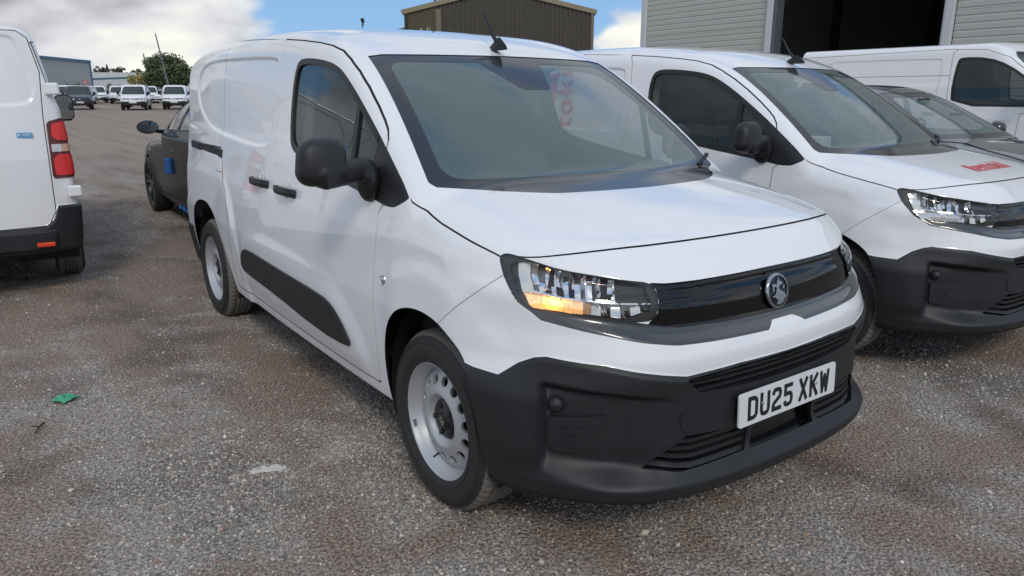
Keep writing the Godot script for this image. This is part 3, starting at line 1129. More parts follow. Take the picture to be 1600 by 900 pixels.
func small_van() -> Node3D:
	var sk := Shell.new()
	sk.host = self
	sk.model = 0
	skin_small = sk
	sk.build(Vector3(-3.95, 0.2, -0.045), Vector3(0.93, 1.86, 0.98), 0.03, func(level: int, c: Vector3) -> bool:
		if level == 0: return true
		if level == 1: return c.x > 0.22 and c.y < 1.02 or (c.x < -1.55 and c.x > -3.45 and c.y > 1.1 and c.y < 1.7 and c.z > 0.6)
		return false)
	var van := Node3D.new()
	var t: PackedInt32Array = sk.cut(sk.T, line(2, [-5.0, 0.0, 2.0, 0.0], 0))[1]
	var r: Array
	var far := 0.55
	# wheel openings
	var arch_f := reg(0, [-0.372, 0.1, -0.369, 0.312, -0.345, 0.480, -0.288, 0.618, -0.200, 0.700, -0.115, 0.732, -0.015, 0.742, 0.092, 0.728, 0.198, 0.681, 0.271, 0.615, 0.312, 0.515, 0.328, 0.338, 0.330, 0.1], 2, box6(-9, 9, -9, 9, far, 9))
	var arch_r := reg(0, [-3.43, 0.1, -3.415, 0.40, -3.385, 0.56, -3.30, 0.69, -3.17, 0.762, -2.99, 0.785, -2.84, 0.780, -2.653, 0.728, -2.542, 0.614, -2.479, 0.496, -2.453, 0.370, -2.45, 0.1], 2, box6(-9, 9, -9, 9, far, 9))
	t = sk.cut(t, arch_f)[1]
	t = sk.cut(t, arch_r)[1]
	# underside
	r = sk.cut(t, line(0, [-5, 0.272, 2, 0.272], 0))
	whole(sk, "underbody", r[0], M.dark, van)
	t = r[1]
	# the front block
	r = sk.cut(t, reg(0, [-0.20, 0.0, 1.5, 0.0, 1.5, 1.4, -0.20, 1.4]))
	var front: PackedInt32Array = r[0]
	t = r[1]
	var fb := box6(0.1, 9, 0, 1.2, -0.01, 9)
	# windscreen, its dark band
	var scr := reg(1, [-1.0, 1.622, 0.0, 1.622, 0.35, 1.619, 0.58, 1.616, 0.650, 1.606, 0.690, 1.44, 0.735, 1.25, 0.757, 1.146, 0.740, 1.130, 0.66, 1.124, 0.40, 1.112, -1.0, 1.105], 0, box6(-1.05, 0.2, 1.0, 1.7, -0.5, 9))
	var clear := reg(1, [-1.0, 1.594, 0.52, 1.589, 0.575, 1.580, 0.602, 1.555, 0.635, 1.41, 0.682, 1.215, 0.682, 1.180, 0.655, 1.158, 0.60, 1.152, -1.0, 1.156], 1, scr.box)
	r = sk.cut(t, scr)
	t = r[1]
	var r2 := sk.cut(front, scr)
	front = r2[1]
	var glass_tris: PackedInt32Array = r[0] + r2[0]
	r = sk.cut(glass_tris, clear)
	r2 = sk.cut(r[0], reg(1, [-0.3, 1.62, 0.22, 1.62, 0.165, 1.583, 0.092, 1.492, 0.080, 1.478, 0.062, 1.473, -0.3, 1.473]))
	whole(sk, "windscreen", r2[1], M.glass, van, -0.004)
	var band: PackedInt32Array = r[1] + r2[0]
	whole(sk, "windscreen_border", band, M.frit, van, -0.003)
	# side window opening
	var win := reg(0, [-1.415, 1.262, -1.450, 1.393, -1.462, 1.50, -1.452, 1.570, -1.42, 1.602, -1.356, 1.612, -1.218, 1.606, -1.056, 1.588, -0.957, 1.565, -0.877, 1.533, -0.754, 1.469, -0.617, 1.386, -0.463, 1.286, -0.205, 1.100, -0.215, 1.085, -0.261, 1.061, -0.292, 1.054, -0.364, 1.055, -0.429, 1.066, -1.0, 1.135, -1.289, 1.184, -1.366, 1.215], 1, box6(-9, 9, -9, 9, 0.5, 9))
	r = sk.cut(t, win)
	t = r[1]
	var opening: PackedInt32Array = r[0]
	r2 = sk.cut(front, win)
	front = r2[1]
	opening = opening + r2[0]
	var sail := reg(0, [-0.492, 1.40, -0.492, 1.235, -0.520, 1.165, -0.53, 1.0, 0.1, 1.0, 0.1, 1.40])
	r = sk.cut(opening, sail)
	pair(sk, "mirror_mount_panel", r[0], M.plastic, van, -0.004)
	opening = r[1]
	var pane := inset(win, 0.026)
	r = sk.cut(opening, pane)
	pair(sk, "window_seal", r[1], M.seal, van, -0.002, -0.014)
	opening = r[0]
	r = sk.cut(opening, reg(0, [-0.712, 1.5, -0.684, 1.5, -0.655, 1.0, -0.690, 1.0]))
	pair(sk, "window_divider", r[0], M.seal, van, -0.002, -0.014)
	pair(sk, "side_window", r[1], M.side_glass, van, -0.011)
	# headlamps, gloss panel, trim below it
	var lens := reg(3, [0.497, 0.973, 0.475, 0.984, 0.429, 0.982, 0.384, 0.975, 0.346, 0.970, 0.230, 0.952, 0.079, 0.938, -0.044, 0.924, -0.143, 0.915, -0.170, 0.895, -0.185, 0.862, -0.182, 0.830, -0.160, 0.808, -0.11, 0.8065, -0.077, 0.808, 0.07, 0.818, 0.17, 0.823, 0.271, 0.830, 0.339, 0.837, 0.405, 0.862, 0.463, 0.908, 0.491, 0.955], 1, fb)
	r = sk.cut(front, lens)
	front = r[1]
	var lamp: PackedInt32Array = r[0]
	var panel := reg(3, [-0.140, 0.914, -0.21, 0.909, -0.355, 0.907, -0.509, 0.907, -1.3, 0.910, -1.3, 0.766, -0.642, 0.770, -0.448, 0.774, -0.269, 0.781, -0.2, 0.789, -0.13, 0.802, -0.155, 0.808, -0.182, 0.830, -0.185, 0.862, -0.170, 0.895], 0, fb)
	r = sk.cut(front, panel)
	front = r[1]
	whole(sk, "grille_panel", r[0], M.gloss, van, -0.007, 0.0)
	var trim := reg(3, [0.467, 0.905, 0.405, 0.856, 0.339, 0.828, 0.296, 0.808, 0.169, 0.793, 0.019, 0.775, -0.128, 0.754, -0.272, 0.738, -0.451, 0.733, -0.686, 0.729, -0.706, 0.750, -1.3, 0.752, -1.3, 0.775, -0.642, 0.772, -0.448, 0.776, -0.269, 0.783, -0.2, 0.791, -0.12, 0.803, -0.077, 0.810, 0.07, 0.820, 0.17, 0.825, 0.271, 0.832, 0.339, 0.840, 0.405, 0.866], 0, fb)
	r = sk.cut(front, trim)
	front = r[1]
	whole(sk, "grille_trim", r[0], M.trim, van, -0.002, -0.02)
	headlamps(sk, lamp, van)
	# black lower bumper and what is set into it
	var blk := line(3, [-1.3, 0.640, -0.80, 0.650, -0.55, 0.653, -0.312, 0.645, -0.224, 0.658, 0.02, 0.693, 0.271, 0.704, 0.322, 0.696, 0.388, 0.674, 0.479, 0.628, 0.604, 0.630, 0.75, 0.64], 0, box6(0.12, 9, -9, 9, -9, 9))
	r = sk.cut(front, blk, 0.0)
	front = r[1]
	lower_bumper(sk, r[0], van)
	# shut lines of the front: bonnet side, bonnet front edge, bumper joint
	var side_line := line(0, [-0.6, 1.17, -0.21, 1.10, -0.183, 1.077, -0.042, 1.039, 0.108, 1.012, 0.228, 0.991, 0.31, 0.972, 0.6, 0.88], 1)
	var seam := line(3, [-1.4, 0.9995, -0.55, 0.9995, -0.09, 1.0, 0.062, 0.997, 0.21, 0.988, 0.347, 0.976, 0.43, 0.975, 0.52, 0.970], 1)
	r = sk.cut(front, side_line, 0.0)
	var low: PackedInt32Array = r[0]
	r = sk.cut(r[1], seam, 0.0)
	var bonnet: PackedInt32Array = r[1]
	var nose: PackedInt32Array = r[0]
	# narrow dark joints
	r = sk.cut(bonnet, side_line, 0.0045)
	var joints: PackedInt32Array = r[0]
	r = sk.cut(r[1], seam, 0.004)
	joints = joints + r[0]
	bonnet = r[1]
	whole(sk, "bonnet", bonnet, M.white, van)
	# nose strip between bonnet and gloss panel, white bumper below
	r = sk.cut(nose, line(3, [-1.3, 0.84, -0.3, 0.84, 0.1, 0.86, 0.35, 0.905, 0.48, 0.965, 0.5, 0.98], 0))
	var nose_tris: PackedInt32Array = r[1]
	low = low + r[0]
	var wing_line := reg(0, [0.345, 0.925, 0.300, 0.885, 0.184, 0.796, 0.085, 0.714, 0.0, 0.640, 0.0, 0.0, 2.0, 0.0, 2.0, 0.925], 0)
	r = sk.cut(low, wing_line, -0.001)
	var bumper: PackedInt32Array = r[0]
	r = sk.cut(r[1], wing_line, 0.001)
	joints = joints + r[0]
	low = r[1]
	whole(sk, "bumper", bumper, M.white, van)
	whole(sk, "nose_strip", nose_tris, M.white, van)
	# doors
	t = low + t
	var door := reg(0, [-0.30, 1.10, -0.362, 1.055, -0.386, 1.033, -0.381, 0.962, -0.387, 0.855, -0.386, 0.767, -0.388, 0.62, -0.405, 0.47, -0.44, 0.332, -1.615, 0.332, -1.615, 0.80, -1.600, 1.044, -1.615, 1.38, -1.66, 1.66, -1.70, 1.715, -1.458, 1.697, -1.246, 1.676, -1.106, 1.657, -0.998, 1.631, -0.908, 1.594, -0.799, 1.541, -0.688, 1.477, -0.578, 1.404, -0.509, 1.354, -0.47, 1.323, -0.435, 1.285, -0.415, 1.24], 0, box6(-9, 9, -9, 9, 0.3, 9))
	r = sk.cut(t, door, -0.0028)
	var door_tris: PackedInt32Array = r[0]
	r = sk.cut(r[1], door, 0.0028)
	joints = joints + r[0]
	t = r[1]
	var slide := reg(0, [-1.617, 0.332, -2.352, 0.332, -2.35, 0.44, -2.334, 0.561, -2.335, 0.752, -2.398, 0.894, -2.50, 1.00, -2.56, 1.075, -2.58, 1.4, -2.60, 1.735, -1.70, 1.717, -1.66, 1.66, -1.615, 1.38, -1.600, 1.044, -1.615, 0.80], 0, box6(-9, 9, -9, 9, 0.3, 9))
	r = sk.cut(t, slide, -0.0028)
	var slide_tris: PackedInt32Array = r[0]
	r = sk.cut(r[1], slide, 0.0028)
	# the joint shows only at its lower rear edge and along its foot
	var j2 := sk.cut(r[0], reg(0, [-1.0, 0.0, -4.0, 0.0, -4.0, 1.09, -1.0, 1.09]))
	joints = joints + j2[0]
	slide_tris = slide_tris + j2[1]
	t = r[1]
	# roof edge joint over the doors
	var gut := line(0, [-2.75, 1.758, -2.315, 1.746, -1.804, 1.721, -1.69, 1.716], 1, box6(-2.62, -1.69, 1.0, 2, 0.3, 9))
	r = sk.cut(t, gut, -0.0018)
	var rest1: PackedInt32Array = r[0]
	r = sk.cut(r[1], gut, 0.0018)
	joints = joints + r[0]
	t = rest1 + r[1]
	# roof: above the side line
	r = sk.cut(t, line(0, [-4.2, 1.62, -3.7, 1.70, -3.3, 1.735, -2.75, 1.762, -2.315, 1.749, -1.804, 1.724, -1.458, 1.700, -1.246, 1.679, -1.106, 1.660, -0.998, 1.634, -0.85, 1.612, -0.5, 1.612], 0))
	whole(sk, "roof", r[1], M.white, van)
	t = r[0]
	r2 = sk.cut(r[1], reg(0, [-1.69, 1.0, 0.0, 1.0, 0.0, 2.0, -1.69, 2.0]))
	whole(sk, "headlining", r2[0], M.cabin_light, van, -0.03)
	# rear: doors, lamps, bumper
	r = sk.cut(t, line(0, [-5, 0.55, 2, 0.55], 0, box6(-9, -3.44, -9, 9, -9, 9)))
	whole(sk, "rear_bumper", r[0], M.plastic, van, 0.012, 0.0)
	t = r[1]
	r = sk.cut(t, reg(1, [0.66, 0.85, 0.80, 0.85, 0.80, 1.30, 0.66, 1.30], 1, box6(-9, -3.7, -9, 9, 0, 9)))
	pair(sk, "rear_lamp", r[0], M.red_lens, van)
	t = r[1]
	var rd := reg(1, [-1.0, 0.56, 0.72, 0.56, 0.72, 1.0, 0.64, 1.62, -1.0, 1.64], 0, box6(-9, -3.6, -9, 9, -1, 9))
	r = sk.cut(t, rd, -0.003)
	whole(sk, "rear_door", r[0], M.white, van)
	r = sk.cut(r[1], rd, 0.003)
	joints = joints + r[0]
	t = r[1]
	# sill
	r = sk.cut(t, line(0, [-5, 0.336, 2, 0.336], 0, box6(-2.48, -0.36, -9, 9, 0.3, 9)))
	pair(sk, "sill", r[0], M.white, van)
	t = r[1]
	# front wings
	r = sk.cut(t, reg(0, [-0.386, 0.0, -0.386, 1.033, -0.30, 1.10, -0.15, 1.15, 0.8, 1.15, 0.8, 0.0], 0, box6(-9, 9, -9, 9, 0.3, 9)))
	pair(sk, "front_wing", r[0], M.white, van)
	t = r[1]
	pair(sk, "body_side", t, M.white, van)
	whole(sk, "shut_line", joints, M.gap, van, -0.004).set_meta("kind", "stuff")
	# rub strips: cut out of the doors again and laid proud of them
	var rs := sk.cut(door_tris, r_strip)
	var rs2 := sk.cut(slide_tris, r_strip)
	pair(sk, "rub_strip", rs[0], M.plastic, van, 0.009, 0.0)
	pair(sk, "rub_strip", rs2[0], M.plastic, van, 0.009, 0.0)
	pair(sk, "front_door", rs[1], M.white, van, 0.0, -0.012)
	pair(sk, "sliding_door", rs2[1], M.white, van, 0.0, -0.012)
	# dark lining inside the cab and the load bay
	pair(sk, "door_lining", door_tris, M.cabin, van, -0.045)
	r = sk.cut(t, line(0, [-1.66, 3, -1.6599, -3], 0))
	var pl := sk.cut(t, reg(0, [-1.66, 1.0, 0.3, 1.0, 0.3, 2.0, -1.66, 2.0]))
	pair(sk, "pillar_trim", pl[0], M.cabin_light, van, -0.03)
	van_fittings(sk, van)
	cab(van)
	return van

func headlamps(sk: Shell, lamp: PackedInt32Array, van: Node3D) -> void:
	var fb := box6(0.1, 9, 0, 1.2, -0.01, 9)
	var hs := []
	for s in [1, -1]:
		var st := fresh()
		sk.piece(st, lamp, 0.001, null, s)
		hs.append(commit("headlamp", st, M.lens, van))
		st = fresh()
		sk.piece(st, lamp, -0.070, 0.0, s)
		commit("lamp_housing", st, M.dark, hs[hs.size() - 1])
	var add := func(called: String, tris: PackedInt32Array, m: Material, off: float, skirt) -> void:
		for i in 2:
			var st := fresh()
			sk.piece(st, tris, off, skirt, 1 - 2 * i)
			var o := commit(called, st, m, hs[i])
			if called.ends_with("_rib") or called == "lamp_mask": o.set_meta("kind", "stuff")
	var tilt := func(called: String, tris: PackedInt32Array, m: Material, off: float, dir: Vector3, lean: float) -> void:
		if tris.is_empty(): return
		for i in 2:
			var st := fresh()
			leaning(sk, st, tris, off, dir, lean, 1 - 2 * i)
			commit(called, st, m, hs[i])
	var r: Array
	# dark rim inside the lens
	var inner := reg(3, [0.452, 0.950, 0.43, 0.964, 0.35, 0.960, 0.230, 0.942, 0.079, 0.929, -0.044, 0.915, -0.125, 0.906, -0.158, 0.870, -0.158, 0.836, -0.05, 0.815, 0.07, 0.824, 0.17, 0.829, 0.271, 0.836, 0.335, 0.843, 0.395, 0.872], 0, fb)
	r = sk.cut(lamp, inner)
	add.call("lamp_rim", r[1], M.plastic_dark, -0.010, null)
	var mid: PackedInt32Array = r[0]
	# dark smoked outer corner, then a pale upright bezel
	r = sk.cut(mid, reg(3, [0.60, 1.0, 0.418, 1.0, 0.410, 0.93, 0.385, 0.885, 0.348, 0.85, 0.36, 0.80, 0.6, 0.80]))
	add.call("lamp_corner", r[0], M.plastic, -0.026, null)
	mid = r[1]
	r = sk.cut(mid, reg(3, [0.418, 1.0, 0.366, 1.0, 0.356, 0.93, 0.335, 0.890, 0.386, 0.886, 0.410, 0.93]))
	add.call("lamp_bezel", r[0], M.clear_plastic, -0.018, -0.045)
	mid = r[1]
	# lower bar: lit amber outside, clear inside
	r = sk.cut(mid, reg(3, [0.386, 0.887, 0.34, 0.80, 0.17, 0.80, 0.094, 0.80, 0.088, 0.868]))
	var bar: PackedInt32Array = r[0]
	mid = r[1]
	var lit := sk.cut(bar, reg(3, [0.40, 0.9, 0.125, 0.9, 0.125, 0.80, 0.40, 0.80]))
	# ribs of the amber bar, brighter where the bulb stands behind
	var ri := PackedInt32Array()
	var rest: PackedInt32Array = lit[0]
	for k in 13:
		var u := 0.128 + k * 0.0195
		var c := sk.cut(rest, reg(3, [u, 0.80, u + 0.0040, 0.80, u + 0.0040, 0.90, u, 0.90]))
		ri = ri + c[0]
		rest = c[1]
	var low := sk.cut(rest, line(3, [-1, 0.818, 0.0, 0.834, 0.09, 0.838, 0.17, 0.842, 0.271, 0.849, 0.5, 0.86], 0))
	add.call("indicator", low[1], M.amber, -0.026, -0.04)
	add.call("indicator_foot", low[0], M.amber_foot, -0.019, -0.04)
	add.call("indicator_rib", ri, M.clear_plastic, -0.021, -0.04)
	add.call("indicator_end", lit[1], M.amber_dim, -0.024, -0.04)
	r = sk.cut(mid, reg(3, [0.086, 0.868, 0.094, 0.80, -0.12, 0.80, -0.15, 0.84, -0.13, 0.858]))
	mid = r[1]
	rest = r[0]
	ri = PackedInt32Array()
	for k in 6:
		var y := 0.818 + k * 0.008
		var c := sk.cut(rest, reg(3, [0.2, y + 0.003, 0.2, y + 0.0050, -0.2, y - 0.0035, -0.2, y - 0.0055]))
		ri = ri + c[0]
		rest = c[1]
	for k in 5:
		var u := -0.125 + k * 0.043
		var c := sk.cut(rest, reg(3, [u, 0.7, u + 0.043, 0.7, u + 0.043, 1.0, u, 1.0]))
		rest = c[1]
		tilt.call("daylight_bar", c[0], M.satin if k % 2 else M.clear_plastic, -0.030, Vector3(0.2, 1, 0.3), 0.5 if k % 2 else -0.3)
	add.call("daylight_rib", ri, M.clear_plastic, -0.020, -0.04)
	# chrome edge between the two storeys
	r = sk.cut(mid, reg(3, [0.40, 0.900, 0.20, 0.881, 0.05, 0.871, -0.16, 0.862, -0.16, 0.857, 0.05, 0.866, 0.20, 0.875, 0.40, 0.893]))
	add.call("lamp_divider", r[0], M.chrome, -0.012, -0.06)
	mid = r[1]
	# upper storey: three faceted reflector cells, dark at the inner end
	var cells := [[0.372, 0.245], [0.245, 0.115], [0.115, 0.000]]
	var ci := 0
	for cl in cells:
		var c := sk.cut(mid, reg(3, [cl[0] + 0.03, 1.02, cl[1] + 0.03, 1.02, cl[1] - 0.02, 0.84, cl[0] - 0.02, 0.84]))
		mid = c[1]
		var facets: PackedInt32Array = c[0]
		# slim chrome frame down one side
		var fr := sk.cut(facets, reg(3, [cl[1] + 0.036, 1.02, cl[1] + 0.028, 1.02, cl[1] - 0.022, 0.84, cl[1] - 0.012, 0.84]))
		add.call("reflector_frame", fr[0], M.chrome, -0.014, -0.05)
		facets = fr[1]
		for k in 5:
			var a := lerpf(cl[0], cl[1], k / 5.0)
			var b := lerpf(cl[0], cl[1], (k + 1) / 5.0)
			var f := sk.cut(facets, reg(3, [a + 0.03, 1.02, b + 0.03, 1.02, b - 0.02, 0.84, a - 0.02, 0.84]))
			facets = f[1]
			var up := sk.cut(f[0], line(3, [-1, 0.896 + 0.008 * ((k * 3 + ci) % 3), 1, 0.916 + 0.008 * ((k + ci) % 3)], 0))
			for h in 2:
				var q := (k * 7 + ci * 3 + h * 5) % 6
				tilt.call("reflector", up[h], [M.chrome, M.satin, M.chrome, M.smoke, M.chrome, M.satin][q], -0.034 - 0.004 * (q % 3), [Vector3(0, 1, 0), Vector3(1, 0.4, -1), Vector3(-1, 0.7, 1), Vector3(0, -1, 0.3), Vector3(1, 1, 0), Vector3(0.3, -1, -0.4)][q], [0.55, 0.7, 0.45, 0.6, 0.8, 0.35][(q + h + k) % 6])
		ci += 1
	add.call("lamp_mask", mid, M.plastic_dark, -0.03, null)
	for c in hs[1].get_children():
		if String(c.name).begins_with("indicator"): c.material_override = M.clear_plastic
	for i in 1:
		var p := from_corner(sk, 0.255, 0.856)
		var g := sk.grad(p)
		p -= g * 0.012
		var l := OmniLight3D.new()
		l.name = "indicator_glow"
		l.light_color = Color(1.0, 0.62, 0.25)
		l.light_energy = 0.01
		l.light_size = 0.02
		l.omni_range = 3.0
		l.omni_attenuation = 2.0
		l.shadow_enabled = true
		l.position = p * Vector3(1, 1, 1 - 2 * i)
		hs[i].add_child(l)

func lower_bumper(sk: Shell, tris: PackedInt32Array, van: Node3D) -> void:
	var fb := box6(0.3, 9, 0, 1.2, -0.01, 9)
	var up := reg(3, [-0.318, 0.637, -0.372, 0.588, -0.60, 0.578, -1.3, 0.574, -1.3, 0.645, -0.55, 0.647], 0, fb)
	var lo := reg(3, [-0.325, 0.455, -0.241, 0.412, -0.137, 0.362, -0.314, 0.345, -0.604, 0.353, -0.612, 0.440], 0, fb)
	var mid := reg(3, [-0.640, 0.440, -0.628, 0.353, -1.3, 0.353, -1.3, 0.440], 0, fb)
	var r := sk.cut(tris, up)
	var a: PackedInt32Array = r[0]
	r = sk.cut(r[1], lo)
	var b: PackedInt32Array = r[0]
	r = sk.cut(r[1], mid)
	var c: PackedInt32Array = r[0]
	var lb := whole(sk, "lower_bumper", r[1], M.plastic, van, 0.0, -0.012)
	var st := fresh()
	for s in [1, -1]: sk.piece(st, a, -0.040, 0.0, s)
	commit("upper_grille", st, M.plastic_dark, lb)
	for y in [0.630, 0.611, 0.592]:
		var cc := sk.cut(a, reg(3, [-1.3, y + 0.0045, -0.40, y + 0.0045, -0.34, y + 0.0035, -0.34, y - 0.0045, -0.40, y - 0.0045, -1.3, y - 0.0045]))
		whole(sk, "grille_slat", cc[0], M.plastic, lb, -0.012, -0.036)
	for k in 5:
		var u := -0.47 - k * 0.075
		var cc := sk.cut(a, reg(3, [u, 0.57, u - 0.006, 0.57, u - 0.006, 0.65, u, 0.65]))
		pair(sk, "grille_rib", cc[0], M.plastic, lb, -0.020, -0.036)
	pair(sk, "lower_grille", b, M.plastic_dark, lb, -0.060, 0.0)
	for k in 4:
		var y := 0.432 - k * 0.0245
		var cc := sk.cut(b, reg(3, [-0.640, y + 0.010, -0.36, y + 0.004, -0.1, y + 0.030, -0.1, y + 0.019, -0.36, y - 0.009, -0.640, y - 0.003]))
		pair(sk, "grille_slat", cc[0], M.plastic, lb, -0.010, -0.055)
	st = fresh()
	for s in [1, -1]: sk.piece(st, c, -0.030, 0.0, s)
	commit("radar_cover", st, M.gloss, lb)
	# towing eye cover, on the right only
	var tow := reg(3, [-0.284, 0.530, -0.360, 0.533, -0.388, 0.468, -0.312, 0.463], 1, fb)
	var tr := sk.cut(r[1], tow)
	st = fresh()
	sk.piece(st, tr[0], 0.0035, -0.001, 1)
	commit("towing_eye_cover", st, M.plastic, lb)
	st = fresh()
	var ring := sk.cut(sk.cut(r[1], tow, 0.005)[0], tow)
	sk.piece(st, ring[1], 0.0006, null, 1)
	commit("cover_joint", st, M.gap, lb)
	# corner vents: a ribbed three-sided panel under a round sensor
	var tri3 := reg(3, [0.256, 0.520, 0.012, 0.531, 0.112, 0.422, 0.150, 0.410, 0.236, 0.416, 0.250, 0.430], 0, fb)
	tr = sk.cut(r[1], tri3)
	var vents := pair(sk, "corner_panel", tr[0], M.plastic, lb, 0.014, -0.03)
	var inn := sk.cut(tr[0], inset(tri3, 0.012))
	for k in 14:
		var y := 0.488 - k * 0.0056
		var cc := sk.cut(inn[0], reg(3, [0.3, y, -0.1, y + 0.006, -0.1, y + 0.009, 0.3, y + 0.003]))
		if cc[0].is_empty(): continue
		for i in 2:
			st = fresh()
			sk.piece(st, cc[0], 0.0165, 0.013, 1 - 2 * i)
			commit("vent_rib", st, M.plastic, vents[i]).set_meta("kind", "stuff")
	var ball := from_corner(sk, 0.222, 0.560)
	for s in [1, -1]:
		st = fresh()
		var g := sk.grad(ball)
		lathe(st, (ball + g * 0.006) * Vector3(1, 1, s), g * Vector3(1, 1, s), [Vector2(0.026, -0.02), Vector2(0.026, 0.0), Vector2(0.022, 0.012), Vector2(0.012, 0.020), Vector2(0.0, 0.022)], 20)
		commit("parking_sensor", st, M.plastic, lb)
		var dot := from_corner(sk, 0.135, 0.462)
		st = fresh()
		lathe(st, (dot + g * 0.014) * Vector3(1, 1, s), sk.grad(dot) * Vector3(1, 1, s), [Vector2(0.011, 0.0), Vector2(0.011, 0.004), Vector2(0.0, 0.004)], 16)
		commit("parking_sensor", st, M.plastic_dark, lb)

func van_fittings(sk: Shell, van: Node3D) -> void:
	var st: Array
	# emblem on the gloss panel
	var p := from_front(sk, 0.0, 0.832)
	var g := sk.grad(p)
	var zx := Vector3(0, 0, -1)
	var xf := Transform3D(Basis(zx, g.cross(zx), g), p - g * 0.002)
	st = fresh()
	lathe(st, xf.origin, g, [Vector2(0.058, 0.0), Vector2(0.058, 0.007), Vector2(0.055, 0.010), Vector2(0.0505, 0.010), Vector2(0.049, 0.006), Vector2(0.049, 0.004)], 48)
	var em := commit("badge", st, M.badge, van)
	st = fresh()
	lathe(st, xf.origin, g, [Vector2(0.0505, 0.0), Vector2(0.0505, 0.005), Vector2(0.0, 0.005)], 40)
	commit("badge_disc", st, M.gloss, em)
	st = fresh()
	griffin(st, 0.050, xf.translated_local(Vector3(0, 0, 0.005)), 0.0045)
	commit("badge_relief", st, M.badge, em)
	# handles: a cup with a grip across it
	for h in [[-1.345, 1.014], [-1.742, 1.020]]:
		for s in [1, -1]:
			var c := from_side(sk, h[0], h[1])
			var n := sk.grad(c)
			var b := Basis(Vector3(1, 0, 0), n.cross(Vector3(1, 0, 0)).normalized(), n)
			st = fresh()
			var prof := [[-0.118, 0.000], [-0.108, 0.017], [-0.075, 0.025], [-0.03, 0.031], [0.03, 0.031], [0.075, 0.026], [0.112, 0.018], [0.125, 0.0]]
			var pts := []
			for q in prof: pts.append(c + b * Vector3(q[0], -0.010, q[1] + 0.004))
			for k in pts.size(): pts[k] = pts[k] * Vector3(1, 1, s)
			for layer in 3:
				var sh := Vector3(0, (layer - 1) * 0.011, 0)
				tube(st, pts.map(func(v): return v + sh), 0.0115 if layer == 1 else 0.009, -1.0, 8)
			commit("door_handle", st, M.plastic, van)
			st = fresh()
			var cup := PackedVector3Array()
			lathe(st, (c + n * 0.0016 + Vector3(0.0, 0.006, 0)) * Vector3(1, 1, s), n * Vector3(1, 1, s), [Vector2(0.046, 0.0), Vector2(0.044, 0.0022), Vector2(0.036, 0.0008), Vector2(0.0, 0.0004)], 28)
			commit("handle_cup", st, M.white, van)
	# rail of the sliding door
	for s in [1, -1]:
		st = fresh()
		for k in 8:
			var x0 := -3.42 + k * 0.1075
			var a := from_side(sk, x0, 1.119 - 0.002 * k)
			var b := from_side(sk, x0 + 0.1075, 1.119 - 0.002 * (k + 1))
			var m := (a + b) * 0.5
			var n := sk.grad(m)
			bx(st, (m - n * 0.003) * Vector3(1, 1, s), Vector3(0.109, 0.050, 0.016), 0.0, Basis((b - a).normalized() * Vector3(1, 1, s), Vector3(0, 1, 0), Vector3(0, 0, s)).orthonormalized())
		var rl := commit("door_rail", st, M.plastic_dark, van)
		st = fresh()
		var a2 := from_side(sk, -3.30, 1.118)
		bx(st, (a2 + Vector3(0, 0, 0.008)) * Vector3(1, 1, s), Vector3(0.20, 0.048, 0.012), 0.004)
		var a3 := from_side(sk, -2.9, 1.137)
		bx(st, (a3 + Vector3(0, 0, 0.006)) * Vector3(1, 1, s), Vector3(0.62, 0.010, 0.012), 0.003)
		commit("rail_cover", st, M.plastic, rl)
	# round chrome repeater on the wing
	var f := from_side(sk, -0.305, 0.790)
	var fn := sk.grad(f)
	for s in [1, -1]:
		st = fresh()
		lathe(st, f * Vector3(1, 1, s), fn * Vector3(1, 1, s), [Vector2(0.019, -0.004), Vector2(0.019, 0.003), Vector2(0.016, 0.006), Vector2(0.012, 0.004), Vector2(0.006, 0.007), Vector2(0.0, 0.008)], 24)
		commit("side_repeater", st, M.chrome, van)
	# outside mirrors
	var mk := Shell.new()
	mk.host = self
	mk.model = 3
	mk.build(Vector3(-0.56, 1.02, 0.80), Vector3(-0.30, 1.34, 1.20), 0.014, func(level: int, _c: Vector3) -> bool: return level == 0)
	var mg := mk.cut(mk.T, reg(1, [0.99, 1.15, 1.135, 1.15, 1.125, 1.29, 1.0, 1.29], 2, box6(-9, -0.47, -9, 9, -9, 9)))
	var cut2 := mk.cut(mg[1], line(1, [0.7, 1.187, 1.05, 1.176, 1.3, 1.166], 0))
	var ms := pair(mk, "mirror_shell", cut2[1], M.plastic, van)
	for i in 2:
		st = fresh()
		mk.piece(st, cut2[0], -0.001, null, 1 - 2 * i)
		commit("mirror_base", st, M.plastic_dark2, ms[i])
		st = fresh()
		mk.piece(st, mg[0], -0.003, null, 1 - 2 * i)
		commit("mirror_glass", st, M.mirror_face, ms[i])
	# the left one is folded back against its window
	var fold := Vector3(-0.42, 0, -0.89)
	ms[1].transform = Transform3D(Basis(), fold) * Transform3D(Basis(Vector3.UP, 1.22), Vector3.ZERO) * Transform3D(Basis(), -fold)
	# aerial
	st = fresh()
	var ab := Vector3(-0.862, 1.655, 0)
	for k in 12:
		var t := k / 12.0
		var t2 := (k + 1) / 12.0
		var fh := func(q: float) -> float: return 0.052 * pow(1.0 - absf(q - 0.42) / (0.42 if q < 0.42 else 0.58), 0.8) if q > 0.0 and q < 1.0 else 0.0
		for s in [1, -1]:
			var a := ab + Vector3(0.075 - t * 0.15, -0.006, 0.021 * sin(PI * clampf(t, 0.02, 0.98)) * s)
			var b := ab + Vector3(0.075 - t2 * 0.15, -0.006, 0.021 * sin(PI * clampf(t2, 0.02, 0.98)) * s)
			var c := ab + Vector3(0.075 - t2 * 0.15, fh.call(t2), 0.002 * s)
			var d := ab + Vector3(0.075 - t * 0.15, fh.call(t), 0.002 * s)
			if s == 1: quad(st, b, a, d, c)
			else: quad(st, a, b, c, d)
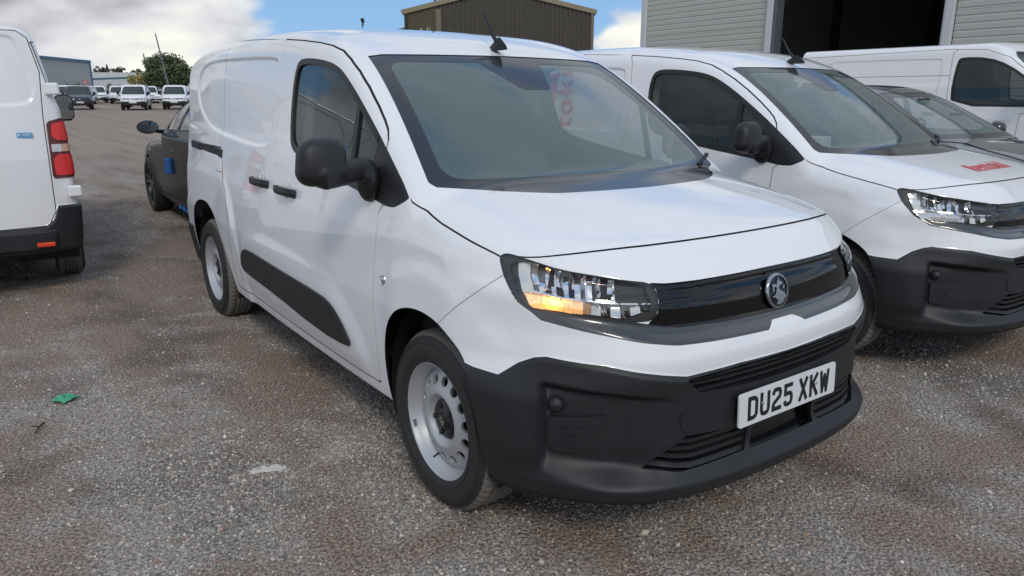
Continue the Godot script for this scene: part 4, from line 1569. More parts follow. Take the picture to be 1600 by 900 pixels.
	var ae := commit("aerial_base", st, M.plastic_dark, van)
	st = fresh()
	tube(st, [ab + Vector3(-0.005, 0.03, 0), Vector3(-0.905, 1.72, 0), Vector3(-0.972, 1.819, 0)], 0.011, 0.006, 8)
	commit("aerial_rod", st, M.plastic_dark, ae)
	# wipers along the foot of the windscreen
	st = fresh()
	for w in [[-0.56, -0.735]]:
		var a := from_front(sk, absf(w[0]), 1.138)
		var b := from_front(sk, absf(w[1]), 1.165)
		a.z = w[0]
		b.z = w[1]
		tube(st, [a + Vector3(0.012, 0.010, 0), a.lerp(b, 0.5) + Vector3(0.02, 0.016, 0), b + Vector3(0.015, 0.010, 0)], 0.007, 0.012, 6)
	commit("wiper", st, M.plastic_dark, van)
	# camera pod behind the windscreen
	var q0 := from_front(sk, 0.0, 1.585)
	var q1 := from_front(sk, 0.0, 1.475)
	var ex := Vector3(0, 0, -1)
	var ey := (q0 - q1).normalized()
	var ez := ex.cross(ey)
	st = fresh()
	slab(st, poly2([-0.20, 0.112, -0.15, 0.100, -0.11, 0.088, -0.075, 0.015, -0.055, 0.0, 0.075, 0.0, 0.095, 0.012, 0.105, 0.040, 0.15, 0.10, 0.2, 0.112]), 0.0, 0.012, Transform3D(Basis(ex, ey, ez), q1 - ez * 0.022), 0.003)
	var pod := commit("camera_pod", st, M.plastic_dark, van)
	st = fresh()
	slab(st, poly2([-0.03, 0.060, 0.025, 0.060, 0.025, 0.085, 0.005, 0.090]), 0.012, 0.014, Transform3D(Basis(ex, ey, ez), q1 - ez * 0.022))
	slab(st, ring2(Vector2(0.045, 0.018), 0.012, 0.006, 12), 0.012, 0.014, Transform3D(Basis(ex, ey, ez), q1 - ez * 0.022))
	commit("pod_window", st, M.satin, pod)

func cab(van: Node3D) -> void:
	var st := fresh()
	# dashboard
	var pr := poly2([-0.13, 1.085, -0.50, 1.105, -0.66, 1.095, -0.76, 1.02, -0.74, 0.80, -0.66, 0.62, -0.10, 0.55, -0.10, 1.05])
	slab(st, pr, -0.74, 0.74, Transform3D(), 0.0)
	bx(st, Vector3(-0.60, 1.115, 0.37), Vector3(0.24, 0.05, 0.34), 0.02)
	bx(st, Vector3(-0.66, 1.11, 0.0), Vector3(0.05, 0.14, 0.24), 0.01)
	commit("dashboard", st, M.cabin, van)
	st = fresh()
	bx(st, Vector3(-0.9, 0.44, 0), Vector3(1.7, 0.05, 1.6))
	commit("cab_floor", st, M.cabin, van)
	st = fresh()
	slab(st, poly2([-0.80, 0.42, 0.80, 0.42, 0.80, 1.0, 0.70, 1.45, 0.60, 1.66, -0.60, 1.66, -0.70, 1.45, -0.80, 1.0]), -0.015, 0.015, Transform3D(Basis(Vector3(0, 0, -1), Vector3.UP, Vector3(1, 0, 0)), Vector3(-1.72, 0, 0)))
	commit("bulkhead", st, M.bulkhead, van)
	# seats: one for the driver, a double one
	for c in [[0.40, 0.46], [-0.18, 0.44], [-0.55, 0.40]]:
		var z: float = c[0]
		var w: float = c[1]
		st = fresh()
		bx(st, Vector3(-1.15, 0.70, z), Vector3(0.50, 0.16, w), 0.05)
		bx(st, Vector3(-1.42, 1.02, z), Vector3(0.13, 0.62, w * 0.95), 0.05, Basis(Vector3(0, 0, 1), 0.16))
		var se := commit("seat", st, M.seat, van)
		st = fresh()
		bx(st, Vector3(-1.50, 1.41, z), Vector3(0.09, 0.17, w * 0.55), 0.035, Basis(Vector3(0, 0, 1), 0.14))
		for k in [-0.06, 0.06]: tube(st, [Vector3(-1.485, 1.30, z + k), Vector3(-1.50, 1.38, z + k)], 0.006)
		commit("headrest", st, M.seat, se)
	# steering wheel
	st = fresh()
	var ax := Vector3(-0.80, 0.55, 0).normalized()
	var u := Vector3(0, 0, 1)
	var v := ax.cross(u)
	var rim := []
	for k in 29: rim.append(Vector3(-0.84, 1.06, 0.38) + (u * cos(TAU * k / 28.0) + v * sin(TAU * k / 28.0)) * 0.185)
	tube(st, rim, 0.015, -1.0, 8, false)
	bx(st, Vector3(-0.83, 1.055, 0.38), Vector3(0.05, 0.13, 0.15), 0.02, Basis(u, 0.6))
	for a in [0.0, PI, -PI * 0.5]: tube(st, [Vector3(-0.84, 1.06, 0.38), Vector3(-0.84, 1.06, 0.38) + (u * cos(a) + v * sin(a)) * 0.18], 0.014)
	commit("steering_wheel", st, M.plastic_dark, van)
	# belt reel covers on the door pillars
	for s in [1, -1]:
		st = fresh()
		bx(st, Vector3(-1.53, 1.12, 0.725 * s), Vector3(0.16, 0.95, 0.05), 0.02, Basis(Vector3(1, 0, 0), -0.14 * s))
		commit("pillar_cover", st, M.cabin_light, van)
	# inner mirror
	st = fresh()
	bx(st, Vector3(-0.72, 1.475, 0), Vector3(0.035, 0.07, 0.24), 0.015)
	commit("inner_mirror", st, M.plastic_dark, van)

func arch_liners(van: Node3D, axles: Array, r: float, z0: float, z1: float) -> void:
	for x in axles:
		for s in [1, -1]:
			var st := fresh()
			var n := 18
			for k in n:
				var a := lerpf(-0.35, PI + 0.35, float(k) / n)
				var b := lerpf(-0.35, PI + 0.35, float(k + 1) / n)
				var pa := Vector3(x[0] + cos(a) * r * x[1], 0.35 + sin(a) * r, 0)
				var pb := Vector3(x[0] + cos(b) * r * x[1], 0.35 + sin(b) * r, 0)
				quad(st, pa + Vector3(0, 0, z0 * s), pb + Vector3(0, 0, z0 * s), pb + Vector3(0, 0, z1 * s), pa + Vector3(0, 0, z1 * s))
				tri(st, Vector3(x[0], 0.3, z0 * s), pa + Vector3(0, 0, z0 * s), pb + Vector3(0, 0, z0 * s))
			commit("wheel_arch_liner", st, M.plastic_dark, van)

# ---------------------------------------------------------------- sky: broken cloud, heavy to the left, blue in between
func cloud_lump(az: float, el: float, a: float, e: float, wa: float, we: float) -> float:
	var da := wrapf(az - a, -180.0, 180.0) / wa
	var de := (el - e) / we
	return exp(-da * da - de * de)

func make_sky() -> PanoramaSkyMaterial:
	var W := 2048
	var H := 1024
	var big := FastNoiseLite.new()
	big.seed = 11
	big.frequency = 1.1
	big.fractal_octaves = 5
	big.noise_type = FastNoiseLite.TYPE_SIMPLEX_SMOOTH
	var shade := FastNoiseLite.new()
	shade.seed = 5
	shade.frequency = 1.7
	shade.fractal_octaves = 4
	shade.noise_type = FastNoiseLite.TYPE_SIMPLEX_SMOOTH
	var data := PackedFloat32Array()
	data.resize(W * H * 3)
	var o := 0
	for j in H:
		var el := 90.0 - 180.0 * (j + 0.5) / H
		var ground := el < -1.5
		var sy := sin(deg_to_rad(el))
		var cy := cos(deg_to_rad(el))
		var hz := pow(clampf(1.0 - maxf(sy, 0.0), 0.0, 1.0), 5.0)
		var clear := Color(0.17, 0.36, 0.70).lerp(Color(0.34, 0.57, 0.83), hz)
		var step_ := 1 if el < 12.0 else 2
		for i in W:
			if ground:
				data[o] = 0.16
				data[o + 1] = 0.15
				data[o + 2] = 0.145
				o += 3
				continue
			if i % step_ == 1:
				data[o] = data[o - 3]
				data[o + 1] = data[o - 2]
				data[o + 2] = data[o - 1]
				o += 3
				continue
			# azimuth of this column in the scene: 0 towards +x, 90 towards +z
			var phi := TAU * (i + 0.5) / W
			var d := Vector3(-sin(phi) * cy, sy, cos(phi) * cy)
			d = Vector3(sin(phi) * cy, sy, -cos(phi) * cy)
			var az := rad_to_deg(atan2(d.z, d.x))
			# flatten the cloud layer towards the horizon
			var q := Vector3(d.x, d.y * 2.6, d.z) * 1.55
			if el < 25.0: q = Vector3(d.x * 3.4, d.y * 9.0, d.z * 3.4)
			var n := big.get_noise_3dv(q)
			if el >= 15.0 and el < 25.0: n = lerpf(n, big.get_noise_3dv(Vector3(d.x, d.y * 2.6, d.z) * 1.55), (el - 15.0) / 10.0)
			var s := shade.get_noise_3dv(q * 1.3 + Vector3(3, 7, 1))
			var cover := 0.16 + n * 1.15
			cover += 0.60 * cloud_lump(az, el, -177.0, 2.5, 13.0, 8.0)
			cover -= 1.0 * cloud_lump(az, el, -149.0, 7.5, 14.0, 6.0)
			cover += 0.95 * cloud_lump(az, el, -134.0, 2.6, 4.6, 2.6)
			cover += 0.40 * cloud_lump(az, el, -162.0, 3.2, 5.0, 1.2)
			cover += 0.15 * cloud_lump(az, el, -160.0, 0.0, 60.0, 2.5)
			cover += 0.55 * cloud_lump(az, el, 150.0, 22.0, 34.0, 20.0)
			cover += 0.30 * smoothstep(14.0, 38.0, el)
			var k := smoothstep(0.0, 0.30 if el < 15.0 else 0.42, cover)
			var calm := smoothstep(14.0, 34.0, el)
			var lit := 0.69 - 0.06 * calm + (0.40 - 0.24 * calm) * s + 0.16 * (0.5 - absf(n)) * (1.0 - 0.6 * calm)
			lit += 0.20 * cloud_lump(az, el, -170.0, 2.6, 5.0, 1.8)
			lit += 0.22 * cloud_lump(az, el, -134.0, 3.4, 5.0, 2.0)
			lit -= 0.40 * cloud_lump(az, el, -178.0, 7.0, 8.0, 3.0)
			lit -= 0.12 * cloud_lump(az, el, -163.5, 2.0, 4.0, 2.0)
			lit -= 0.26 * cloud_lump(az, el, 150.0, 24.0, 32.0, 18.0)
			lit = clampf(lit, 0.34, 0.98)
			var wm := smoothstep(0.70, 0.95, lit) * (1.0 - smoothstep(9.0, 16.0, el))
			var c := Color(lit * (0.975 + 0.02 * wm), lit * (0.995 - 0.01 * wm), lit * (1.03 - 0.13 * wm))
			c = Color(c.r * (1.0 - 0.10 * calm), c.g * (1.0 - 0.025 * calm), c.b * (1.0 + 0.07 * calm))
			var r := clear.lerp(c, k)
			data[o] = r.r
			data[o + 1] = r.g
			data[o + 2] = r.b
			o += 3
	var im := Image.create_from_data(W, H, false, Image.FORMAT_RGBF, data.to_byte_array())
	var m := PanoramaSkyMaterial.new()
	m.panorama = ImageTexture.create_from_image(im)
	return m

# ---------------------------------------------------------------- ground
func spread(lo: float, hi: float, step: float, reach: float) -> PackedFloat32Array:
	var out := PackedFloat32Array()
	var x := lo
	var s := step
	var left := PackedFloat32Array()
	while x > -reach:
		s *= 1.25
		x -= s
		left.append(x)
	left.reverse()
	out.append_array(left)
	x = lo
	while x <= hi:
		out.append(x)
		x += step
	s = step
	while x < reach:
		out.append(x)
		s *= 1.25
		x += s
	return out

var g_soil := FastNoiseLite.new()
var g_patch := FastNoiseLite.new()
var g_bump := FastNoiseLite.new()

func soil_mix(x: float, z: float) -> float:
	# 0 bare brown dirt, 1 grey gravel; drawn out along the way the vehicles drive
	var a := g_soil.get_noise_2d(x * 0.55 + z * 0.25, z * 1.5 - x * 0.2)
	var b := g_patch.get_noise_2d(x, z)
	return smoothstep(-0.16, 0.26, a * 0.9 + b * 0.55)

func ground_y(x: float, z: float) -> float:
	return g_bump.get_noise_2d(x, z) * 0.012 if absf(x) < 30.0 and absf(z) < 30.0 else rise(x)

func make_ground() -> void:
	g_soil.seed = 4
	g_soil.frequency = 0.55
	g_soil.fractal_octaves = 4
	g_patch.seed = 9
	g_patch.frequency = 2.6
	g_patch.fractal_octaves = 3
	g_bump.seed = 2
	g_bump.frequency = 0.9
	g_bump.fractal_octaves = 3
	var xs := spread(-9.5, 3.0, 0.075, 900.0)
	var zs := spread(-5.0, 4.0, 0.075, 900.0)
	var st := [PackedVector3Array(), PackedVector3Array(), PackedInt32Array(), PackedColorArray()]
	for x in xs:
		for z in zs:
			var near := absf(x) < 30.0 and absf(z) < 30.0
			st[0].append(Vector3(x, ground_y(x, z), z))
			var e := 0.05
			st[1].append(Vector3(ground_y(x - e, z) - ground_y(x + e, z), 2 * e, ground_y(x, z - e) - ground_y(x, z + e)).normalized() if near else Vector3.UP)
			var m := soil_mix(x, z)
			var damp := smoothstep(0.05, 0.45, g_patch.get_noise_2d(x * 0.35 + 40.0, z * 0.5 - 9.0))
			var c := Color(0.330, 0.252, 0.202).lerp(Color(0.420, 0.384, 0.350), m)
			var far := smoothstep(-7.0, -22.0, x)
			c = c.lerp(Color(0.430, 0.338, 0.276).lerp(Color(0.49, 0.42, 0.36), clampf(0.2 + 0.35 * g_soil.get_noise_2d(x * 0.12, z * 0.3), 0.0, 1.0)), far)
			c = c * (1.0 - 0.38 * damp * (1.0 - 0.5 * far))
			st[3].append(Color(c.r, c.g, c.b))
	var nz := zs.size()
	for i in xs.size() - 1:
		for k in nz - 1:
			var a := i * nz + k
			st[2].append_array(PackedInt32Array([a, a + nz, a + 1, a + 1, a + nz, a + nz + 1]))
	var m := mat(Color(1, 1, 1), 0.9)
	m.vertex_color_use_as_albedo = true
	m.albedo_texture = noise_tex(1024, 0.055, 21, ramp([[0.0, Color(0.25, 0.23, 0.22)], [0.42, Color(0.62, 0.60, 0.58)], [0.55, Color(0.95, 0.93, 0.90)], [0.75, Color(1.25, 1.25, 1.25).clamp()], [1.0, Color(1, 1, 1)]]), FastNoiseLite.TYPE_SIMPLEX, 4)
	m.normal_enabled = true
	m.normal_texture = noise_tex(1024, 0.045, 22, null, FastNoiseLite.TYPE_SIMPLEX, 5, true, 9.0)
	m.normal_scale = 0.9
	triplanar(m, 0.9, true)
	struct("ground", st, m)

func make_stones() -> void:
	var rng := RandomNumberGenerator.new()
	rng.seed = 77
	var kinds := []
	for v in 5:
		var st := fresh()
		# a chipped pebble: a low ball with moved corners
		var t := (1.0 + sqrt(5.0)) / 2.0
		var ico := [Vector3(-1, t, 0), Vector3(1, t, 0), Vector3(-1, -t, 0), Vector3(1, -t, 0), Vector3(0, -1, t), Vector3(0, 1, t), Vector3(0, -1, -t), Vector3(0, 1, -t), Vector3(t, 0, -1), Vector3(t, 0, 1), Vector3(-t, 0, -1), Vector3(-t, 0, 1)]
		for k in 12: ico[k] = ico[k].normalized() * rng.randf_range(0.62, 1.12) * Vector3(1.0, rng.randf_range(0.45, 0.7), rng.randf_range(0.65, 1.0))
		for f in [[0, 11, 5], [0, 5, 1], [0, 1, 7], [0, 7, 10], [0, 10, 11], [1, 5, 9], [5, 11, 4], [11, 10, 2], [10, 7, 6], [7, 1, 8], [3, 9, 4], [3, 4, 2], [3, 2, 6], [3, 6, 8], [3, 8, 9], [4, 9, 5], [2, 4, 11], [6, 2, 10], [8, 6, 7], [9, 8, 1]]:
			tri(st, ico[f[0]], ico[f[1]], ico[f[2]])
		kinds.append(st)
	var m := mat(Color(1, 1, 1), 0.85)
	m.vertex_color_use_as_albedo = true
	var xf := []
	var col := []
	for v in 5:
		xf.append([])
		col.append([])
	var tints := [Color(0.33, 0.32, 0.31), Color(0.24, 0.235, 0.235), Color(0.40, 0.38, 0.35), Color(0.30, 0.24, 0.21), Color(0.18, 0.18, 0.19), Color(0.48, 0.46, 0.43), Color(0.27, 0.265, 0.27)]
	var tries := 900000
	for n in tries:
		# thickest near the middle of the open ground, thinning out away from it
		var a := rng.randf() * TAU
		var rr := 9.5 * pow(rng.randf(), 0.80)
		var x := -0.6 + cos(a) * rr
		var z := 1.0 + sin(a) * rr
		var s := soil_mix(x, z)
		if rng.randf() > 0.34 + 0.66 * s: continue
		var size := 0.0026 + 0.0055 * pow(rng.randf(), 2.4) * (0.6 + 0.4 * s)
		if rng.randf() < 0.006 + 0.022 * s * s: size = rng.randf_range(0.006, 0.0115)
		if rng.randf() < 0.0004: size = rng.randf_range(0.012, 0.020)
		size *= 1.0 + 0.05 * rr
		var b := Basis.from_euler(Vector3(rng.randf_range(-0.5, 0.5), rng.randf() * TAU, rng.randf_range(-0.5, 0.5))).scaled(Vector3.ONE * size)
		var k := rng.randi() % 5
		xf[k].append(Transform3D(b, Vector3(x, ground_y(x, z) + size * rng.randf_range(0.0, 0.35), z)))
		var c: Color = tints[rng.randi() % tints.size()]
		if rng.randf() < 0.012: c = Color(0.60, 0.57, 0.52)
		elif rng.randf() < 0.01: c = Color(0.34, 0.20, 0.14)
		c = c * rng.randf_range(0.75, 1.25)
		col[k].append(Color(c.r * 1.08, c.g * 1.02, c.b * 0.95))
	for k in 5:
		var mm := MultiMesh.new()
		mm.transform_format = MultiMesh.TRANSFORM_3D
		mm.use_colors = true
		var arr := []
		arr.resize(Mesh.ARRAY_MAX)
		arr[Mesh.ARRAY_VERTEX] = kinds[k][0]
		arr[Mesh.ARRAY_NORMAL] = kinds[k][1]
		arr[Mesh.ARRAY_INDEX] = kinds[k][2]
		var am := ArrayMesh.new()
		am.add_surface_from_arrays(Mesh.PRIMITIVE_TRIANGLES, arr)
		am.surface_set_material(0, m)
		mm.mesh = am
		mm.instance_count = xf[k].size()
		for i in xf[k].size():
			mm.set_instance_transform(i, xf[k][i])
			mm.set_instance_color(i, col[k][i])
		var o := MultiMeshInstance3D.new()
		o.multimesh = mm
		o.name = numbered("loose_gravel")
		o.set_meta("kind", "stuff")
		tag(o, "loose grey and brown gravel scattered over the dirt yard", "gravel")
		add_child(o)

# ---------------------------------------------------------------- the large van and the car: their outer surfaces
var v_front := lut([0.25, 0.5, 0.75, 0.95, 1.05, 1.2], [0.82, 0.87, 0.87, 0.82, 0.74, 0.45])
var v_bonnet := lut([-0.5, -0.1, 0.1, 0.4, 0.7, 0.9], [1.28, 1.255, 1.22, 1.14, 1.03, 0.90])
var r_rrecess := reg(1, [0.07, 1.365, 0.547, 1.363, 0.71, 1.372, 0.765, 1.433, 0.752, 1.592, 0.725, 1.709, 0.696, 1.805, 0.667, 1.844, 0.618, 1.850, 0.07, 1.856], 1)
var r_load := reg(0, [-3.85, 1.10, -3.85, 1.735, -1.62, 1.735, -1.55, 1.70, -1.55, 1.10], 1)
var l_rbump := line(1, [-1.0, 0.505, 0.60, 0.515, 0.70, 0.520, 0.757, 0.561, 0.794, 0.660, 1.1, 0.657], 0)

func d_big_van(x: float, y: float, z: float) -> float:
	var zs := 0.955 - 0.2 * maxf(0.7 - y, 0.0) ** 2 - 0.09 * maxf(y - 0.95, 0.0) - 0.10 * maxf(y - 1.35, 0.0) - 0.006 * (x + 1.7) ** 2
	if x > 0.0: zs -= 0.05 * x * x
	var s := z - zs
	var fr := -9.0
	if x > 0.1: fr = (x - (at(v_front, y) - 0.15 * z * z - 0.28 * (z / 0.9) ** 6)) * 0.9
	var bo := (y - (at(v_bonnet, x) - 0.05 * z * z - 0.06 * (z / 0.85) ** 6)) * 0.95 if x > -0.9 else y - 1.4
	var body := smax(smax(bo, fr, 0.12), s, 0.08)
	if y > 1.0:
		var sc := (x - (0.13 - 1.36 * (y - 1.22) - 0.20 * z * z)) * 0.59
		var ro := y - (1.925 - 0.02 * z * z - 0.03 * (z / 0.8) ** 6 - 0.10 * maxf(x + 1.1, 0.0) ** 2)
		body = smin(body, smax(smax(sc, ro, 0.08), s, 0.10), 0.0005 + 0.0295 * sst(1.01, 1.18, y))
	if x < -3.6:
		body = smax(body, (-4.10 + 0.05 * z * z + 0.08 * maxf(y - 1.0, 0.0) + 0.06 * (z / 0.9) ** 8 - x) * 0.98, 0.05)
	body = smax(body, 0.34 - y, 0.03)
	if absf(body) > 0.05: return body
	var b := 0.0
	if x < -3.9 and y > 1.2: b -= 0.010 * sst(0.0, -0.026, r_rrecess.sd2(Vector2(z, y)))
	if x < -3.72 and y < 0.75:
		var e := l_rbump.sd2(Vector2(z, y))
		b += 0.022 * sst(0.004, -0.018, e)
		if z < 0.76: b += 0.012 * sst(0.492, 0.478, y) - 0.012 * sst(0.36, 0.35, y)
	elif z > 0.6 and x < -1.5 and y > 1.0: b -= 0.008 * sst(0.0, -0.022, r_load.sd2(Vector2(x, y)))
	return body - b

var h_front := lut([0.15, 0.3, 0.55, 0.70, 0.80, 0.95], [0.84, 0.86, 0.86, 0.82, 0.74, 0.50])
var h_bonnet := lut([-0.8, -0.5, 0.0, 0.4, 0.65, 0.8, 0.9], [1.03, 0.995, 0.945, 0.875, 0.80, 0.72, 0.60])
var h_roof := lut([-3.7, -3.4, -3.0, -2.5, -2.0, -1.6, -1.25, -0.9], [1.06, 1.22, 1.35, 1.43, 1.46, 1.455, 1.41, 1.30])

func d_car(x: float, y: float, z: float) -> float:
	var zs := 0.905 - 0.22 * maxf(0.60 - y, 0.0) ** 2 - 0.30 * maxf(y - 0.80, 0.0) ** 2 - 0.42 * maxf(y - 0.97, 0.0) - 0.016 * (x + 1.35) ** 2 + 0.012 * sst(0.50, 0.38, Vector2(x, y - 0.33).length()) + 0.012 * sst(0.50, 0.38, Vector2(x + 2.675, y - 0.33).length())
	var s := z - zs
	var fr := -9.0
	if x > 0.0: fr = (x - (at(h_front, y) - 0.24 * z * z - 0.25 * (z / 0.88) ** 6)) * 0.9
	var bo := (y - (at(h_bonnet, x) - 0.06 * z * z - 0.07 * (z / 0.85) ** 6)) * 0.95 if x > -1.0 else y - 1.02
	var body := smax(smax(bo, fr, 0.14), s, 0.09)
	if y > 0.9:
		var sc := (x - (-0.42 - 1.95 * (y - 0.99) - 0.22 * z * z)) * 0.45
		var ro := (y - (at(h_roof, x) - 0.05 * z * z - 0.05 * (z / 0.62) ** 6)) * 0.95
		body = smin(body, smax(smax(sc, ro, 0.10), s, 0.10), 0.0005 + 0.0295 * sst(0.91, 1.02, y))
	if x < -3.0: body = smax(body, (-3.50 + 0.10 * z * z + 0.12 * (z / 0.85) ** 6 + 0.30 * absf(y - 0.75) ** 2 - x) * 0.95, 0.12)
	return smax(body, 0.20 - y, 0.05)

# ---------------------------------------------------------------- vehicles cut from those surfaces; each piece is built once and painted per vehicle
# an entry: [name, arrays, "paint" or a material key, parent name or ""]
var big_near := []
var big_far := []
var car_near := []
var car_far := []

func put_piece(list: Array, sk: Shell, called: String, tris: PackedInt32Array, m: String, two: bool, off := 0.0, skirt = null, under := "") -> void:
	if tris.is_empty(): return
	if two:
		for s in [1, -1]:
			var st := fresh()
			sk.piece(st, tris, off, skirt, s)
			list.append([called, mesh_of(st), m, under])
	else:
		var st := fresh()
		sk.piece(st, tris, off, skirt, 1)
		sk.piece(st, tris, off, skirt, -1)
		list.append([called, mesh_of(st), m, under])

func put_shape(list: Array, called: String, st: Array, m: String, under := "") -> void:
	list.append([called, mesh_of(st), m, under])

func mesh_of(st: Array) -> ArrayMesh:
	var arr := []
	arr.resize(Mesh.ARRAY_MAX)
	arr[Mesh.ARRAY_VERTEX] = st[0]
	arr[Mesh.ARRAY_NORMAL] = st[1]
	arr[Mesh.ARRAY_INDEX] = st[2]
	var am := ArrayMesh.new()
	am.add_surface_from_arrays(Mesh.PRIMITIVE_TRIANGLES, arr)
	return am

func vehicle(called: String, list: Array, paint: Material, pos: Vector3, turn: float, label: String, category: String, group := "", grow := Vector3.ONE, roof: Material = null) -> Node3D:
	var o := thing(called, label, category, group)
	o.position = pos
	o.basis = Basis(Vector3.UP, turn).scaled_local(grow)
	var last := {}
	for e in list:
		var mi := MeshInstance3D.new()
		mi.name = e[0]
		mi.mesh = e[1]
		if e[0] in ["shut_line", "step_seam"]: mi.set_meta("kind", "stuff")
		mi.material_override = paint if e[2] == "paint" else (roof if roof and e[2] == "roof" else (paint if e[2] == "roof" else M[e[2]]))
		var host: Node = last[e[3]] if e[3] and last.has(e[3]) else o
		host.add_child(mi, true)
		last[e[0]] = mi
	return o

func arch_of(x: float, r: float, far := 0.5, y := 0.34) -> Reg:
	var l := [x - r * 1.02, 0.0]
	for k in 17:
		var a := PI - PI * k / 16.0
		l.append(x + cos(a) * r)
		l.append(y + sin(a) * r)
	l.append_array([x + r * 1.02, 0.0])
	return reg(0, l, 0, box6(-9, 9, -9, 9, far, 9))

func build_big_van(near: bool) -> Array:
	var L := []
	var sk := Shell.new()
	sk.host = self
	sk.model = 1
	sk.build(Vector3(-4.2, 0.28, -0.1), Vector3(0.95, 2.0, 1.06), 0.045 if near else 0.09, func(level: int, c: Vector3) -> bool:
		if not near: return false
		return level == 0 or (level == 1 and (c.x < -3.65 or (c.x < -1.45 and c.y > 1.0 and c.z > 0.6))) or (level == 2 and c.x < -3.65 and (c.y < 0.72 and c.y > 0.45 or c.z > 0.76 and c.y > 0.8 and c.y < 1.32)))
	var t: PackedInt32Array = sk.cut(sk.T, line(2, [-5.0, 0.0, 2.0, 0.0], 0))[1]
	t = sk.cut(t, arch_of(0.0, 0.395))[1]
	t = sk.cut(t, arch_of(-3.275, 0.395))[1]
	var r := sk.cut(t, line(0, [-5, 0.352, 2, 0.352], 0))
	put_piece(L, sk, "underbody", r[0], "dark", false)
	t = r[1]
	# windscreen
	r = sk.cut(t, reg(1, [-1, 1.80, 0.60, 1.79, 0.70, 1.72, 0.82, 1.26, 0.80, 1.20, 0.6, 1.19, -1, 1.185], 0, box6(-1.0, 0.5, 1.0, 2, -1, 9)))
	t = r[1]
	var r2 := sk.cut(r[0], reg(1, [-1, 1.765, 0.57, 1.757, 0.65, 1.70, 0.76, 1.27, 0.74, 1.24, -1, 1.235]))
	put_piece(L, sk, "windscreen", r2[0], "glass" if near else "far_glass", false, -0.005)
	put_piece(L, sk, "windscreen_border", r2[1], "frit", false, -0.004)
	# side windows
	var win := reg(0, [-1.33, 1.10, -1.37, 1.40, -1.36, 1.69, -1.31, 1.735, -0.95, 1.72, -0.66, 1.62, -0.33, 1.41, -0.06, 1.22, 0.02, 1.14, -0.1, 1.10], 1, box6(-9, 9, -9, 9, 0.5, 9))
	r = sk.cut(t, win)
	t = r[1]
	r2 = sk.cut(r[0], inset(win, 0.030))
	put_piece(L, sk, "window_seal", r2[1], "seal", true, -0.002)
	put_piece(L, sk, "side_window", r2[0], "side_glass" if near else "far_glass", true, -0.010)
	# front: bumper, grille, lamps
	r = sk.cut(t, reg(3, [0.70, 0.62, 0.35, 0.60, 0.10, 0.68, -0.2, 0.66, -1.3, 0.64, -1.3, 0.2, 0.70, 0.2], 0, box6(0.3, 9, 0, 2, -1, 9)))
	put_piece(L, sk, "lower_bumper", r[0], "plastic", false)
	t = r[1]
	r = sk.cut(t, reg(3, [0.40, 0.93, 0.05, 0.89, 0.02, 0.84, 0.30, 0.85, 0.38, 0.87], 0, box6(0.2, 9, 0, 2, -1, 9)))
	put_piece(L, sk, "headlamp", r[0], "chrome", true)
	t = r[1]
	r = sk.cut(t, reg(3, [0.05, 0.89, -1.3, 0.885, -1.3, 0.80, 0.02, 0.80], 0, box6(0.2, 9, 0, 2, -1, 9)))
	put_piece(L, sk, "grille_panel", r[0], "gloss", false)
	t = r[1]
	# rear: bumper, lamps
	r = sk.cut(t, l_rbump, 0.0)
	var rest: PackedInt32Array = r[1]
	var r3 := sk.cut(r[0], reg(0, [-4.3, 0, -3.715, 0, -3.715, 1, -4.3, 1]))
	put_piece(L, sk, "rear_bumper", r3[0], "plastic", false)
	t = rest + r3[1]
	var lamp := reg(1, [0.797, 1.243, 0.813, 1.262, 0.917, 1.290, 1.1, 1.285, 1.1, 0.862, 0.939, 0.858, 0.801, 0.857, 0.789, 0.875, 0.791, 0.98], 0, box6(-9, -3.94, -9, 9, 0, 9))
	r = sk.cut(t, lamp)
	t = r[1]
	put_piece(L, sk, "rear_lamp", r[0], "red_deep", true, 0.006, 0.0)
	if near:
		for q in [["brake_lamp", "red_lens", [0.815, 1.130, 0.822, 1.230, 0.832, 1.245, 0.915, 1.262, 1.1, 1.255, 1.1, 1.125, 0.93, 1.125]], ["reversing_lamp", "clear_plastic", [0.806, 1.100, 0.868, 1.100, 0.866, 1.046, 0.804, 1.046]], ["turn_lamp", "orange_lens", [0.870, 1.100, 0.930, 1.100, 0.926, 1.046, 0.868, 1.046]], ["fog_lamp", "red_lens", [0.808, 1.025, 0.925, 1.028, 1.1, 1.028, 1.1, 0.885, 0.930, 0.880, 0.818, 0.876, 0.806, 0.90]]]:
			var c := sk.cut(r[0], reg(1, q[2], 1 if q[0] in ["brake_lamp", "fog_lamp"] else 0))
			for i in 2:
				var st := fresh()
				sk.piece(st, c[0], 0.011, 0.005, 1 - 2 * i)
				L.append([q[0], mesh_of(st), q[1], "rear_lamp"])
		# shut lines: between the rear doors, round them, and beside the front doors
		var rd := reg(1, [-1, 0.50, 0.72, 0.52, 0.775, 0.62, 0.785, 1.30, 0.805, 1.60, 0.76, 1.83, 0.70, 1.875, -1, 1.885], 0, box6(-9, -3.9, -9, 9, -1, 9))
		r = sk.cut(t, rd, -0.003)
		var doors: PackedInt32Array = r[0]
		r = sk.cut(r[1], rd, 0.003)
		var gaps: PackedInt32Array = r[0]
		t = r[1]
		r = sk.cut(doors, line(2, [-9, 0.003, 9, 0.003], 0))
		gaps = gaps + r[0]
		put_piece(L, sk, "rear_door", r[1], "paint", true)
		var fd := reg(0, [-1.43, 0.38, -1.40, 1.2, -1.44, 1.78, -1.40, 1.835, -1.0, 1.82, -0.70, 1.72, -0.36, 1.48, 0.0, 1.25, 0.10, 1.10, -0.40, 1.02, -0.45, 0.38], 0, box6(-9, 9, -9, 9, 0.5, 9))
		r = sk.cut(t, fd, -0.003)
		put_piece(L, sk, "front_door", r[0], "paint", true)
